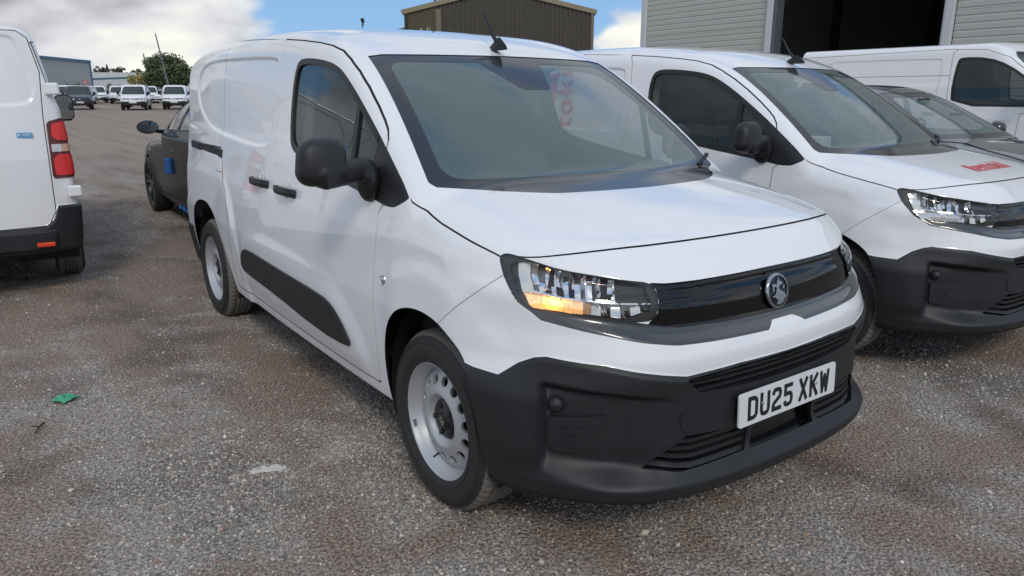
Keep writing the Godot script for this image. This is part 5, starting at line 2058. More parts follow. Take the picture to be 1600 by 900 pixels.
		r = sk.cut(r[1], fd, 0.003)
		gaps = gaps + r[0]
		t = r[1]
		var gl := line(0, [-4.2, 1.80, -1.42, 1.842], 0, box6(-3.98, -1.40, 1.5, 2, 0.5, 9))
		r = sk.cut(t, gl, -0.003)
		rest = r[0]
		r = sk.cut(r[1], gl, 0.003)
		gaps = gaps + r[0]
		t = rest + r[1]
		put_piece(L, sk, "shut_line", gaps, "gap", false, -0.004)
	r = sk.cut(t, line(0, [-5, 1.80, -1.42, 1.842, -0.9, 1.80, 2, 1.80], 0))
	put_piece(L, sk, "roof", r[1], "roof", false)
	t = r[0]
	r = sk.cut(t, line(0, [-9, 1.262, -0.1, 1.245, 0.1, 1.205, 0.4, 1.10, 0.75, 0.95, 1.2, 0.8], 0, box6(-0.3, 9, 0, 2, -1, 9)))
	r2 = sk.cut(r[1], line(0, [-0.14, 3, -0.139, -3], 0))
	put_piece(L, sk, "body_shell", t, "paint", false)
	# interior so that the glass has something behind it
	var st := fresh()
	bx(st, Vector3(-1.62, 1.10, 0), Vector3(0.04, 1.25, 1.66))
	put_shape(L, "bulkhead", st, "cabin")
	st = fresh()
	bx(st, Vector3(-0.45, 1.10, 0), Vector3(0.7, 0.16, 1.6), 0.03)
	put_shape(L, "dashboard", st, "cabin")
	if near:
		for z in [0.45, -0.30]:
			st = fresh()
			bx(st, Vector3(-1.35, 1.1, z), Vector3(0.14, 0.72, 0.48), 0.05, Basis(Vector3(0, 0, 1), 0.12))
			bx(st, Vector3(-1.42, 1.55, z), Vector3(0.10, 0.18, 0.28), 0.04)
			put_shape(L, "seat", st, "seat")
	# mirrors
	for s in [1, -1]:
		st = fresh()
		var sec := 14
		bx(st, Vector3(-0.22, 1.30, 1.075 * s), Vector3(0.10, 0.30 if near else 0.26, 0.19), 0.045)
		tube(st, [Vector3(-0.20, 1.17, 1.05 * s), Vector3(-0.18, 1.13, 0.90 * s)], 0.035, 0.045, 8)
		put_shape(L, "mirror", st, "plastic")
		st = fresh()
		slab(st, rrect(Vector2.ZERO, 0.165, 0.255, 0.05), 0.0, 0.003, Transform3D(Basis(Vector3(0, 0, s), Vector3(0, 1, 0), Vector3(-s, 0, 0)) if s == 1 else Basis(Vector3(0, 0, 1), Vector3(0, 1, 0), Vector3(-1, 0, 0)), Vector3(-0.272, 1.30, 1.075 * s)))
		put_shape(L, "mirror_glass", st, "mirror_face", "mirror")
	if near:
		# hinges, handle, badge strip, reflectors, seams of the step
		for s in [1, -1]:
			for q in [[1.485, 0.865, 0.086, 0.09], [0.757, 0.915, 0.084, 0.09]]:
				st = fresh()
				var px: float = -4.10 + 0.05 * q[1] * q[1] + 0.08 * maxf(q[0] - 1.0, 0.0) + 0.03
				bx(st, Vector3(px - 0.012, q[0], (q[1] + 0.0) * s), Vector3(0.05, q[2], q[3]), 0.012)
				put_shape(L, "hinge", st, "paint")
			st = fresh()
			bx(st, Vector3(-4.118, 0.392, 0.683 * s), Vector3(0.02, 0.031, 0.114), 0.006)
			put_shape(L, "reflector", st, "reflector", "rear_bumper")
			st = fresh()
			for z in [0.42, 0.455]: bx(st, Vector3(-4.124, 0.44, z * s), Vector3(0.006, 0.07, 0.003))
			put_shape(L, "step_seam", st, "gap", "rear_bumper")
		st = fresh()
		bx(st, Vector3(-4.104, 1.0, 0.09), Vector3(0.03, 0.22, 0.06), 0.012)
		put_shape(L, "door_handle", st, "plastic")
		for x in [-1.22, -1.62]:
			for s in [1, -1]:
				st = fresh()
				bx(st, Vector3(x, 1.0, 0.965 * s), Vector3(0.2, 0.035, 0.03), 0.012)
				put_shape(L, "door_handle", st, "plastic")
	for x in [0.0, -3.275]:
		for s in [1, -1]:
			st = fresh()
			for k in 18:
				var a := -0.35 + (PI + 0.7) * k / 18.0
				var b := -0.35 + (PI + 0.7) * (k + 1) / 18.0
				var pa := Vector3(x + cos(a) * 0.41, 0.34 + sin(a) * 0.41, 0)
				var pb := Vector3(x + cos(b) * 0.41, 0.34 + sin(b) * 0.41, 0)
				quad(st, pa + Vector3(0, 0, 0.5 * s), pb + Vector3(0, 0, 0.5 * s), pb + Vector3(0, 0, 0.90 * s), pa + Vector3(0, 0, 0.90 * s))
				tri(st, Vector3(x, 0.3, 0.5 * s), pa + Vector3(0, 0, 0.5 * s), pb + Vector3(0, 0, 0.5 * s))
			put_shape(L, "wheel_arch_liner", st, "plastic_dark")
			if not near: far_wheel(L, Vector3(x, 0.335, 0.81 * s), s, 0.335, 0.22)
	if not near:
		st = fresh()
		slab(st, rrect(Vector2.ZERO, 0.52, 0.111, 0.01), 0.0, 0.006, Transform3D(Basis(Vector3(0, 0, -1), Vector3(0, 1, 0), Vector3(1, 0, 0)), Vector3(0.872, 0.60, 0)))
		put_shape(L, "number_plate", st, "plate")
		st = fresh()
		slab(st, ring2(Vector2.ZERO, 0.06, 0.06, 12), 0.0, 0.01, Transform3D(Basis(Vector3(0, 0, -1), Vector3(0, 1, 0), Vector3(1, 0, 0)), Vector3(0.872, 0.845, 0)))
		put_shape(L, "badge", st, "chrome")
	return L

func far_wheel(L: Array, c: Vector3, s: int, rad: float, w: float) -> void:
	var st := fresh()
	lathe(st, c, Vector3(0, 0, s), [Vector2(0.2, -w * 0.5), Vector2(rad - 0.02, -w * 0.5), Vector2(rad, -w * 0.4), Vector2(rad, w * 0.4), Vector2(rad - 0.02, w * 0.5), Vector2(0.215, w * 0.5)], 24)
	put_shape(L, "tyre", st, "rubber")
	st = fresh()
	lathe(st, c, Vector3(0, 0, s), [Vector2(0.215, w * 0.5), Vector2(0.20, w * 0.3), Vector2(0.10, w * 0.38), Vector2(0.0, w * 0.38)], 24)
	put_shape(L, "rim", st, "rim", "tyre")

func build_car(near: bool) -> Array:
	var L := []
	var sk := Shell.new()
	sk.host = self
	sk.model = 2
	sk.build(Vector3(-3.6, 0.14, -0.1), Vector3(0.95, 1.55, 1.0), 0.04 if near else 0.09, func(level: int, c: Vector3) -> bool: return near and level == 0)
	var t: PackedInt32Array = sk.cut(sk.T, line(2, [-5.0, 0.0, 2.0, 0.0], 0))[1]
	t = sk.cut(t, arch_of(0.0, 0.36, 0.45, 0.33))[1]
	t = sk.cut(t, arch_of(-2.675, 0.36, 0.45, 0.33))[1]
	var r := sk.cut(t, line(0, [-5, 0.215, 2, 0.215], 0))
	put_piece(L, sk, "underbody", r[0], "dark", false)
	t = r[1]
	r = sk.cut(t, reg(1, [-1, 1.385, 0.44, 1.378, 0.53, 1.36, 0.60, 1.25, 0.70, 1.03, 0.69, 1.00, -1, 0.995], 0, box6(-1.45, 0.0, 0.9, 2, -1, 9)))
	t = r[1]
	var r2 := sk.cut(r[0], reg(1, [-1, 1.345, 0.42, 1.337, 0.485, 1.31, 0.645, 1.06, 0.62, 1.04, -1, 1.03]))
	put_piece(L, sk, "windscreen", r2[0], "glass" if near else "far_glass", false, -0.004)
	put_piece(L, sk, "windscreen_border", r2[1], "frit", false, -0.003)
	var win := reg(0, [-0.70, 1.005, -1.10, 1.215, -1.38, 1.345, -1.62, 1.385, -2.1, 1.38, -2.55, 1.325, -2.95, 1.19, -3.0, 1.13, -2.7, 1.05, -1.6, 1.01], 1, box6(-9, 9, -9, 9, 0.4, 9))
	r = sk.cut(t, win)
	t = r[1]
	r2 = sk.cut(r[0], inset(win, 0.022))
	put_piece(L, sk, "window_seal", r2[1], "seal", true, -0.002)
	var gl: PackedInt32Array = r2[0]
	r = sk.cut(gl, reg(0, [-1.62, 0.9, -1.69, 0.9, -1.69, 1.5, -1.62, 1.5]))
	put_piece(L, sk, "door_pillar", r[0], "seal", true, -0.002)
	put_piece(L, sk, "side_window", r[1], "side_glass" if near else "far_glass", true, -0.008)
	r = sk.cut(t, reg(1, [-1, 1.30, 0.42, 1.28, 0.58, 1.03, -1, 1.0], 0, box6(-9, -2.9, 0.9, 2, -1, 9)))
	put_piece(L, sk, "rear_window", r[0], "far_glass", false, -0.003)
	t = r[1]
	r = sk.cut(t, reg(3, [0.45, 0.76, 0.10, 0.70, -0.10, 0.66, -0.08, 0.61, 0.15, 0.64, 0.36, 0.68], 0, box6(0.2, 9, 0, 2, -1, 9)))
	put_piece(L, sk, "headlamp", r[0], "chrome", true)
	t = r[1]
	r = sk.cut(t, reg(3, [-0.10, 0.67, -1.3, 0.67, -1.3, 0.58, -0.08, 0.60], 0, box6(0.2, 9, 0, 2, -1, 9)))
	put_piece(L, sk, "grille", r[0], "gloss", false)
	t = r[1]
	r = sk.cut(t, reg(3, [0.02, 0.48, -1.3, 0.46, -1.3, 0.30, 0.0, 0.28], 0, box6(0.2, 9, 0, 2, -1, 9)))
	put_piece(L, sk, "lower_grille", r[0], "plastic_dark", false)
	t = r[1]
	r = sk.cut(t, reg(1, [0.45, 0.95, 0.95, 0.98, 0.95, 0.80, 0.45, 0.82], 0, box6(-9, -3.2, 0, 2, -1, 9)))
	put_piece(L, sk, "rear_lamp", r[0], "red_lens", true)
	t = r[1]
	var gaps := PackedInt32Array()
	if near:
		var d1 := reg(0, [-0.60, 0.30, -0.62, 0.85, -0.66, 1.0, -1.08, 1.235, -1.36, 1.375, -1.62, 1.415, -1.66, 1.41, -1.66, 0.30], 0, box6(-9, 9, -9, 9, 0.4, 9))
		r = sk.cut(t, d1, -0.003)
		put_piece(L, sk, "front_door", r[0], "paint", true)
		r = sk.cut(r[1], d1, 0.003)
		gaps = gaps + r[0]
		t = r[1]
		var bl := line(0, [-0.7, 1.01, -0.4, 0.965, 0.0, 0.90, 0.4, 0.82, 0.65, 0.74, 0.9, 0.62], 0, box6(-0.55, 0.62, 0, 2, -1, 9))
		r = sk.cut(t, bl, -0.003)
		var low: PackedInt32Array = r[0]
		r = sk.cut(r[1], bl, 0.003)
		gaps = gaps + r[0]
		var keep := sk.cut(r[1], reg(0, [-0.54, 0.5, 0.61, 0.5, 0.61, 1.2, -0.54, 1.2]))
		put_piece(L, sk, "bonnet", keep[0], "paint", false)
		t = low + keep[1]
		put_piece(L, sk, "shut_line", gaps, "gap", false, -0.004)
	r = sk.cut(t, reg(0, [-3.3, 1.30, -2.6, 1.385, -1.62, 1.418, -1.30, 1.385, -1.05, 1.30, -1.05, 1.6, -3.3, 1.6]))
	put_piece(L, sk, "roof", r[0], "roof", false)
	r = sk.cut(r[1], line(0, [-4, 0.95, -3.0, 1.10, -2.7, 1.03, -1.6, 0.995, -0.70, 0.990, -0.4, 1.0], 0, box6(-3.1, -0.40, 0.9, 2, 0.3, 9)))
	var low2: PackedInt32Array = r[0]
	var tops := sk.cut(r[1], reg(0, [-3.1, 0.9, -0.40, 0.9, -0.40, 2.0, -3.1, 2.0], 0, box6(-9, 9, 0.98, 9, 0.3, 9)))
	put_piece(L, sk, "roof_pillar", tops[0], "roof", true)
	put_piece(L, sk, "body_shell", low2 + tops[1], "paint", false)
	var st := fresh()
	bx(st, Vector3(-0.72, 0.93, 0), Vector3(0.5, 0.12, 1.3), 0.03)
	put_shape(L, "dashboard", st, "cabin")
	st = fresh()
	bx(st, Vector3(-1.7, 0.5, 0), Vector3(2.3, 0.04, 1.5))
	put_shape(L, "floor_pan", st, "cabin")
	for z in [0.37, -0.37]:
		for x in [-1.55, -2.45]:
			st = fresh()
			bx(st, Vector3(x, 0.86, z), Vector3(0.14, 0.62, 0.50), 0.05, Basis(Vector3(0, 0, 1), 0.2))
			bx(st, Vector3(x - 0.10, 1.22, z), Vector3(0.10, 0.16, 0.26), 0.04)
			put_shape(L, "seat", st, "seat")
	if near:
		st = fresh()
		var rim := []
		for k in 21: rim.append(Vector3(-0.98 + 0.07 * cos(TAU * k / 20.0), 0.99 + 0.165 * cos(TAU * k / 20.0), 0.37 + 0.18 * sin(TAU * k / 20.0)))
		tube(st, rim, 0.014, -1.0, 6, false)
		bx(st, Vector3(-0.97, 0.98, 0.37), Vector3(0.05, 0.10, 0.16), 0.02)
		put_shape(L, "steering_wheel", st, "plastic_dark")
		st = fresh()
		bx(st, Vector3(-1.10, 1.30, 0), Vector3(0.03, 0.06, 0.22), 0.012)
		put_shape(L, "inner_mirror", st, "plastic_dark")
		for s in [1, -1]:
			for x in [-1.48, -2.38]:
				st = fresh()
				bx(st, Vector3(x, 0.80, 0.893 * s), Vector3(0.19, 0.03, 0.03), 0.01)
				put_shape(L, "door_handle", st, "paint", "front_door")
			st = fresh()
			lathe(st, Vector3(0, 0, 0), Vector3(-1, 0, 0), [Vector2(0.0, -0.075), Vector2(0.045, -0.070), Vector2(0.080, -0.045), Vector2(0.098, -0.005), Vector2(0.100, 0.03), Vector2(0.094, 0.036)], 24)
			for k in st[0].size():
				var p: Vector3 = st[0][k]
				st[0][k] = Vector3(p.x - 0.82 - 0.15 * (p.z * 0.9), p.y * 0.74 + 1.04 - 0.12 * p.z * 0.0, (p.z * 1.2 + 1.0) * s)
				st[1][k] = st[1][k] * Vector3(1, 1.3, s)
			if s == -1:
				for k in range(0, st[2].size(), 3):
					var q: int = st[2][k]
					st[2][k] = st[2][k + 1]
					st[2][k + 1] = q
			tube(st, [Vector3(-0.80, 1.0, 0.92 * s), Vector3(-0.76, 0.985, 0.82 * s)], 0.022, 0.03, 8)
			put_shape(L, "mirror", st, "black_paint")
			st = fresh()
			slab(st, ring2(Vector2.ZERO, 0.108, 0.066, 24), 0.0, 0.004, Transform3D(Basis(Vector3(0, 0, 1), Vector3(0, 1, 0), Vector3(-1, 0, 0)), Vector3(-0.853, 1.04, 1.0 * s)))
			put_shape(L, "mirror_glass", st, "mirror_face", "mirror")
	for x in [0.0, -2.675]:
		for s in [1, -1]:
			st = fresh()
			for k in 18:
				var a := -0.35 + (PI + 0.7) * k / 18.0
				var b := -0.35 + (PI + 0.7) * (k + 1) / 18.0
				var pa := Vector3(x + cos(a) * 0.37, 0.33 + sin(a) * 0.37, 0)
				var pb := Vector3(x + cos(b) * 0.37, 0.33 + sin(b) * 0.37, 0)
				quad(st, pa + Vector3(0, 0, 0.45 * s), pb + Vector3(0, 0, 0.45 * s), pb + Vector3(0, 0, 0.83 * s), pa + Vector3(0, 0, 0.83 * s))
				tri(st, Vector3(x, 0.3, 0.45 * s), pa + Vector3(0, 0, 0.45 * s), pb + Vector3(0, 0, 0.45 * s))
			put_shape(L, "wheel_arch_liner", st, "plastic_dark")
			if near: alloy_wheel(L, Vector3(x, 0.33, 0.795 * s), s)
			else: far_wheel(L, Vector3(x, 0.33, 0.78 * s), s, 0.33, 0.20)
	if not near:
		st = fresh()
		slab(st, rrect(Vector2.ZERO, 0.52, 0.111, 0.01), 0.0, 0.006, Transform3D(Basis(Vector3(0, 0, -1), Vector3(0, 1, 0), Vector3(1, 0, 0)), Vector3(0.862, 0.50, 0)))
		put_shape(L, "number_plate", st, "plate")
	return L

func alloy_wheel(L: Array, c: Vector3, s: int) -> void:
	var st := fresh()
	lathe(st, c, Vector3(0, 0, s), [Vector2(0.20, -0.11), Vector2(0.312, -0.11), Vector2(0.33, -0.09), Vector2(0.33, 0.088), Vector2(0.322, 0.104), Vector2(0.305, 0.112), Vector2(0.27, 0.113), Vector2(0.240, 0.108), Vector2(0.234, 0.098)], 48)
	put_shape(L, "tyre", st, "rubber")
	st = fresh()
	lathe(st, c, Vector3(0, 0, s), [Vector2(0.236, 0.100), Vector2(0.228, 0.104), Vector2(0.222, 0.098), Vector2(0.215, 0.02), Vector2(0.21, -0.09), Vector2(0.0, -0.09)], 48)
	for k in 5:
		for d in [-0.13, 0.13]:
			var a := TAU * k / 5.0 + 0.3
			var p0 := Vector3(cos(a + d * 0.5) * 0.05, sin(a + d * 0.5) * 0.05, 0.075 * s) + c
			var p1 := Vector3(cos(a + d * 1.5) * 0.222, sin(a + d * 1.5) * 0.222, 0.092 * s) + c
			var dir := (p1 - p0).normalized()
			bx(st, (p0 + p1) * 0.5, Vector3(p0.distance_to(p1), 0.030, 0.026), 0.005, Basis(dir, Vector3(0, 0, 1).cross(dir).normalized(), dir.cross(Vector3(0, 0, 1).cross(dir).normalized())))
	lathe(st, c + Vector3(0, 0, 0.06 * s), Vector3(0, 0, s), [Vector2(0.065, 0.0), Vector2(0.062, 0.028), Vector2(0.0, 0.032)], 24)
	put_shape(L, "rim", st, "alloy", "tyre")
	st = fresh()
	lathe(st, c + Vector3(0, 0, -0.02 * s), Vector3(0, 0, s), [Vector2(0.15, -0.02), Vector2(0.15, 0.0), Vector2(0.0, 0.0)], 24)
	put_shape(L, "brake_disc", st, "disc", "tyre")

# ---------------------------------------------------------------- trees and bushes
func leaf_mass(c: Vector3, rad: Vector3, clumps: int, per: int, leaf: float, seed_: int, tones: Array) -> Array:
	var rng := RandomNumberGenerator.new()
	rng.seed = seed_
	var st := [PackedVector3Array(), PackedVector3Array(), PackedInt32Array(), PackedColorArray()]
	for k in clumps:
		var d := Vector3(rng.randfn(), rng.randfn(), rng.randfn()).normalized()
		if d.y < -0.6: d.y *= 0.4
		var p := c + d * rad * rng.randf_range(0.45, 0.95)
		var cr := rad.x * rng.randf_range(0.16, 0.30)
		var tone: Color = tones[rng.randi() % tones.size()] * rng.randf_range(0.75, 1.25)
		for n in per:
			var e := Vector3(rng.randfn(), rng.randfn(), rng.randfn()).normalized()
			var q := p + e * cr * pow(rng.randf(), 0.4)
			var nn := (e + Vector3(rng.randfn(), rng.randfn() + 0.6, rng.randfn()) * 0.5).normalized()
			var u := nn.cross(Vector3(rng.randfn(), rng.randfn(), rng.randfn())).normalized()
			var w := nn.cross(u)
			var s := leaf * rng.randf_range(0.6, 1.3)
			var i0: int = st[0].size()
			for v in [-u * s, w * s * 0.55, u * s, -w * s * 0.55]:
				st[0].append(q + v)
				st[1].append(nn)
				var t: Color = tone * rng.randf_range(0.85, 1.15)
				st[3].append(Color(t.r, t.g, t.b))
			st[2].append_array(PackedInt32Array([i0, i0 + 1, i0 + 2, i0, i0 + 2, i0 + 3]))
	return st

func leaf_mat() -> StandardMaterial3D:
	var m := mat(Color(1, 1, 1), 0.7)
	m.vertex_color_use_as_albedo = true
	m.backlight_enabled = true
	m.backlight = Color(0.25, 0.25, 0.25)
	return m

func rise(x: float) -> float:
	return 0.006 * clampf(-x - 28.0, 0.0, 200.0)

# ---------------------------------------------------------------- buildings
# sheet metal cladding: a profile repeated across (vertical ribs) or up (horizontal ribs), in the frame xf (x along, y up, z out)
func ribbed(st: Array, x0: float, x1: float, y0: float, top: Callable, pitch: float, depth: float, xf: Transform3D) -> void:
	var n := int(ceil((x1 - x0) / pitch))
	for k in n:
		var a := x0 + k * pitch
		var ps := [[0.0, 0.0], [0.40, 0.0], [0.52, 1.0], [0.88, 1.0], [1.0, 0.0]]
		for j in 4:
			var xa := minf(a + ps[j][0] * pitch, x1)
			var xb := minf(a + ps[j + 1][0] * pitch, x1)
			if xb - xa < 1e-4: continue
			var za: float = ps[j][1] * depth
			var zb: float = ps[j + 1][1] * depth
			quad(st, xf * Vector3(xa, y0, za), xf * Vector3(xb, y0, zb), xf * Vector3(xb, top.call(xb), zb), xf * Vector3(xa, top.call(xa), za))

func planked(st: Array, x0: float, x1: float, y0: float, y1: float, pitch: float, depth: float, xf: Transform3D) -> void:
	var n := int(round((y1 - y0) / pitch))
	for k in n:
		var a := y0 + k * pitch
		var ps := [[0.0, 0.0], [0.12, -1.0], [0.20, -1.0], [0.32, 0.0], [1.0, 0.0]]
		for j in 4:
			var ya: float = a + ps[j][0] * pitch
			var yb: float = a + ps[j + 1][0] * pitch
			quad(st, xf * Vector3(x0, ya, ps[j][1] * depth), xf * Vector3(x1, ya, ps[j][1] * depth), xf * Vector3(x1, yb, ps[j + 1][1] * depth), xf * Vector3(x0, yb, ps[j + 1][1] * depth))

func box_part(called: String, parent: Node, m: Material, c: Vector3, s: Vector3, bev := 0.0) -> MeshInstance3D:
	var st := fresh()
	bx(st, c, s, bev)
	return commit(called, st, m, parent)

func grey_warehouse() -> void:
	var b := thing("warehouse", "pale grey ribbed warehouse with a wide dark open doorway, behind the white vans", "building")
	b.position = Vector3(-21.75, 0, -21.9)
	b.rotation.y = -atan2(0.98, 19.06)
	var clad := mat(Color(0.47, 0.475, 0.44), 0.55)
	clad.normal_enabled = true
	clad.normal_texture = noise_tex(256, 0.02, 8, null, FastNoiseLite.TYPE_SIMPLEX, 2, true, 1.5)
	clad.normal_scale = 0.25
	triplanar(clad, 0.6)
	var white := mat(Color(0.58, 0.60, 0.62), 0.45)
	var grey := mat(Color(0.10, 0.11, 0.125), 0.5)
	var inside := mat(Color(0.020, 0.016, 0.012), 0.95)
	var steel := mat(Color(0.030, 0.026, 0.022), 0.7)
	var xf := Transform3D()
	var runs := [[0.28, 6.50], [13.08, 19.6], [19.62, 27.0]]
	for r in runs:
		var y := 0.55
		while y < 8.2:
			var st := fresh()
			planked(st, r[0], r[1], y, y + 1.592, 0.199, 0.016, xf)
			commit("cladding_panel", st, clad, b)
			y += 1.6
	var st2 := fresh()
	planked(st2, 6.86, 12.74, 6.75, 8.74, 0.199, 0.016, xf)
	commit("cladding_panel", st2, clad, b)
	box_part("plinth", b, mat(Color(0.25, 0.24, 0.23), 0.9), Vector3(3.3, 0.27, -0.06), Vector3(6.8, 0.54, 0.20))
	box_part("plinth", b, b.get_node("plinth").mesh.surface_get_material(0), Vector3(20.0, 0.27, -0.06), Vector3(14.4, 0.54, 0.20))
	box_part("corner_trim", b, white, Vector3(0.13, 4.5, 0.02), Vector3(0.28, 9.0, 0.14), 0.01)
	box_part("door_trim", b, white, Vector3(6.66, 3.35, 0.03), Vector3(0.26, 6.7, 0.16), 0.012)
	box_part("door_jamb", b, grey, Vector3(6.86, 3.3, -0.12), Vector3(0.14, 6.6, 0.40), 0.01)
	box_part("door_trim", b, white, Vector3(12.93, 3.35, 0.03), Vector3(0.24, 6.7, 0.16), 0.012)
	box_part("door_guide", b, white, Vector3(12.76, 3.3, -0.06), Vector3(0.09, 6.6, 0.14), 0.01)
	box_part("door_head", b, white, Vector3(9.8, 6.6, 0.03), Vector3(6.0, 0.24, 0.15), 0.012)
	box_part("eaves_trim", b, white, Vector3(13.5, 9.05, 0.05), Vector3(27.4, 0.3, 0.3), 0.02)
	# shell behind: walls, floor, roof, so that the doorway opens into a dark hall
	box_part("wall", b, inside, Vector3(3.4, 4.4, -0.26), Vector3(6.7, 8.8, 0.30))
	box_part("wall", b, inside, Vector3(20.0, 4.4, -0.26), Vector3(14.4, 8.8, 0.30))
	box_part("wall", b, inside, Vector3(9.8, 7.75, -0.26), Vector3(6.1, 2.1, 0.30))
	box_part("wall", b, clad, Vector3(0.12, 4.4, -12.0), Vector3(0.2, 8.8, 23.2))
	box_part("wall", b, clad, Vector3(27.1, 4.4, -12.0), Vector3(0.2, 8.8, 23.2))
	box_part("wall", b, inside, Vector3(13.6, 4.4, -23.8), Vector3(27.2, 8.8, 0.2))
	box_part("roof", b, grey, Vector3(13.6, 9.1, -12.0), Vector3(27.6, 0.22, 24.2))
	for x in [3.0, 8.2, 11.6, 16.0, 21.0]:
		box_part("column", b, steel, Vector3(x, 4.3, -9.0), Vector3(0.3, 8.6, 0.3), 0.02)
		box_part("column", b, steel, Vector3(x, 4.3, -17.0), Vector3(0.3, 8.6, 0.3), 0.02)
	for y in [2.3, 4.6, 6.6]: box_part("wall_rail", b, steel, Vector3(13.6, y, -23.6), Vector3(26.8, 0.2, 0.2))

func brown_shed() -> void:
	var b := thing("steel_shed", "dark brown corrugated steel shed with a low gable roof, beyond the van roofs", "building")
	var A := Vector3(-62.4, 0, -32.13)
	var B := Vector3(-52.3, 0, -46.2)
	var w := A.distance_to(B)
	var u := (B - A).normalized()
	var out := u.cross(Vector3.UP) * -1.0
	if out.dot(Vector3(2, 0, 2) - A) < 0.0: out = -out
	b.transform = Transform3D(Basis(u, Vector3.UP, u.cross(Vector3.UP)), A)
	if b.basis.z.dot(out) < 0.0: b.transform = Transform3D(Basis(-u, Vector3.UP, (-u).cross(Vector3.UP)), B)
	var flip := b.basis.x.dot(u) < 0.0
	var brown := mat(Color(0.062, 0.053, 0.041), 0.5)
	var olive := mat(Color(0.085, 0.075, 0.036), 0.5)
	var tan := mat(Color(0.26, 0.22, 0.14), 0.6)
	var sheet := mat(Color(0.16, 0.14, 0.11), 0.6)
	var top := func(x: float) -> float: return 8.6 + 2.0 * (1.0 - absf(x / (w * 0.5) - 1.0))
	var cut := 3.07
	var bays := 7
	for k in bays + 1:
		var x0 := 0.0 if k == 0 else cut + (w - cut) * (k - 1) / bays
		var x1 := cut if k == 0 else cut + (w - cut) * k / bays
		var st := fresh()
		if flip: ribbed(st, w - x1 + 0.01, w - x0, 0.0, top, 0.40 if k else 0.28, 0.10 if k else 0.06, Transform3D())
		else: ribbed(st, x0, x1 - 0.01, 0.0, top, 0.40 if k else 0.28, 0.10 if k else 0.06, Transform3D())
		commit("cladding_sheet", st, brown if k else olive, b)
	var fx := func(x: float) -> float: return w - x if flip else x
	box_part("corner_post", b, sheet, Vector3(fx.call(cut), 4.5, 0.10), Vector3(0.5, 8.9, 0.16), 0.02)
	box_part("corner_trim", b, mat(Color(0.02, 0.022, 0.022), 0.6), Vector3(fx.call(0.08), 4.3, 0.08), Vector3(0.28, 8.6, 0.2), 0.02)
	box_part("corner_trim", b, sheet, Vector3(fx.call(w - 0.08), 4.3, 0.08), Vector3(0.28, 8.6, 0.2), 0.02)
	for s in [0, 1]:
		var p0 := Vector3(-0.3 if s == 0 else w + 0.3, 8.52, 0)
		var p1 := Vector3(w * 0.5, 10.62, 0)
		var st := fresh()
		var d := (p1 - p0)
		var mid := (p0 + p1) * 0.5
		bx(st, mid + Vector3(0, 0.16, 0.14), Vector3(d.length(), 0.42, 0.22), 0.02, Basis(Vector3(0, 0, 1), atan2(d.y, d.x)))
		commit("verge_trim", st, tan, b)
		st = fresh()
		bx(st, mid + Vector3(0, 0.12, -12.0), Vector3(d.length(), 0.2, 24.0), 0.0, Basis(Vector3(0, 0, 1), atan2(d.y, d.x)))
		commit("roof", st, sheet, b)
	box_part("wall", b, brown, Vector3(w * 0.5, 4.2, -12.2), Vector3(w - 0.3, 8.4, 24.0))
	# two pale flaked patches, one vent, a flue
	for q in [[1.45, 6.9, 0.13, 0.85, 0.10], [2.05, 7.05, 0.14, 0.80, -0.08], [2.28, 7.1, 0.08, 0.7, -0.05]]:
		var st := fresh()
		var pl := PackedVector2Array()
		for k in 5: pl.append(Vector2(-0.5 * q[2] + 0.03 * sin(k * 2.1), -0.5 + k * 0.25) * Vector2(1, q[3]))
		for k in range(4, -1, -1): pl.append(Vector2(0.5 * q[2] + 0.03 * sin(k * 1.3) + q[4] * 0.3, -0.5 + k * 0.25) * Vector2(1, q[3]))
		slab(st, pl, 0.0, 0.012, Transform3D(Basis(), Vector3(fx.call(q[0]), q[1], 0.066)))
		commit("pale_patch", st, mat(Color(0.45, 0.43, 0.38), 0.9), b)
	var fl := fresh()
	lathe(fl, Vector3(fx.call(2.75), 9.1, -0.6), Vector3.UP, [Vector2(0.22, -0.3), Vector2(0.20, 0.35), Vector2(0.26, 0.38), Vector2(0.26, 0.46), Vector2(0.11, 0.50), Vector2(0.11, 3.2), Vector2(0.0, 3.2)], 16)
	commit("flue", fl, mat(Color(0.05, 0.06, 0.08), 0.5, 0.5), b)
	# low lean-to on the near side
	var st3 := fresh()
	var lx: float = fx.call(-2.2)
	bx(st3, Vector3(lx, 3.1, -3.0), Vector3(3.6, 6.2, 5.0))
	commit("lean_to", st3, olive, b)
	st3 = fresh()
	bx(st3, Vector3(lx, 6.75, -3.0), Vector3(4.4, 0.15, 5.4), 0.0, Basis(Vector3(0, 0, 1), -0.28 if flip else 0.28))
	commit("lean_to_roof", st3, sheet, b)

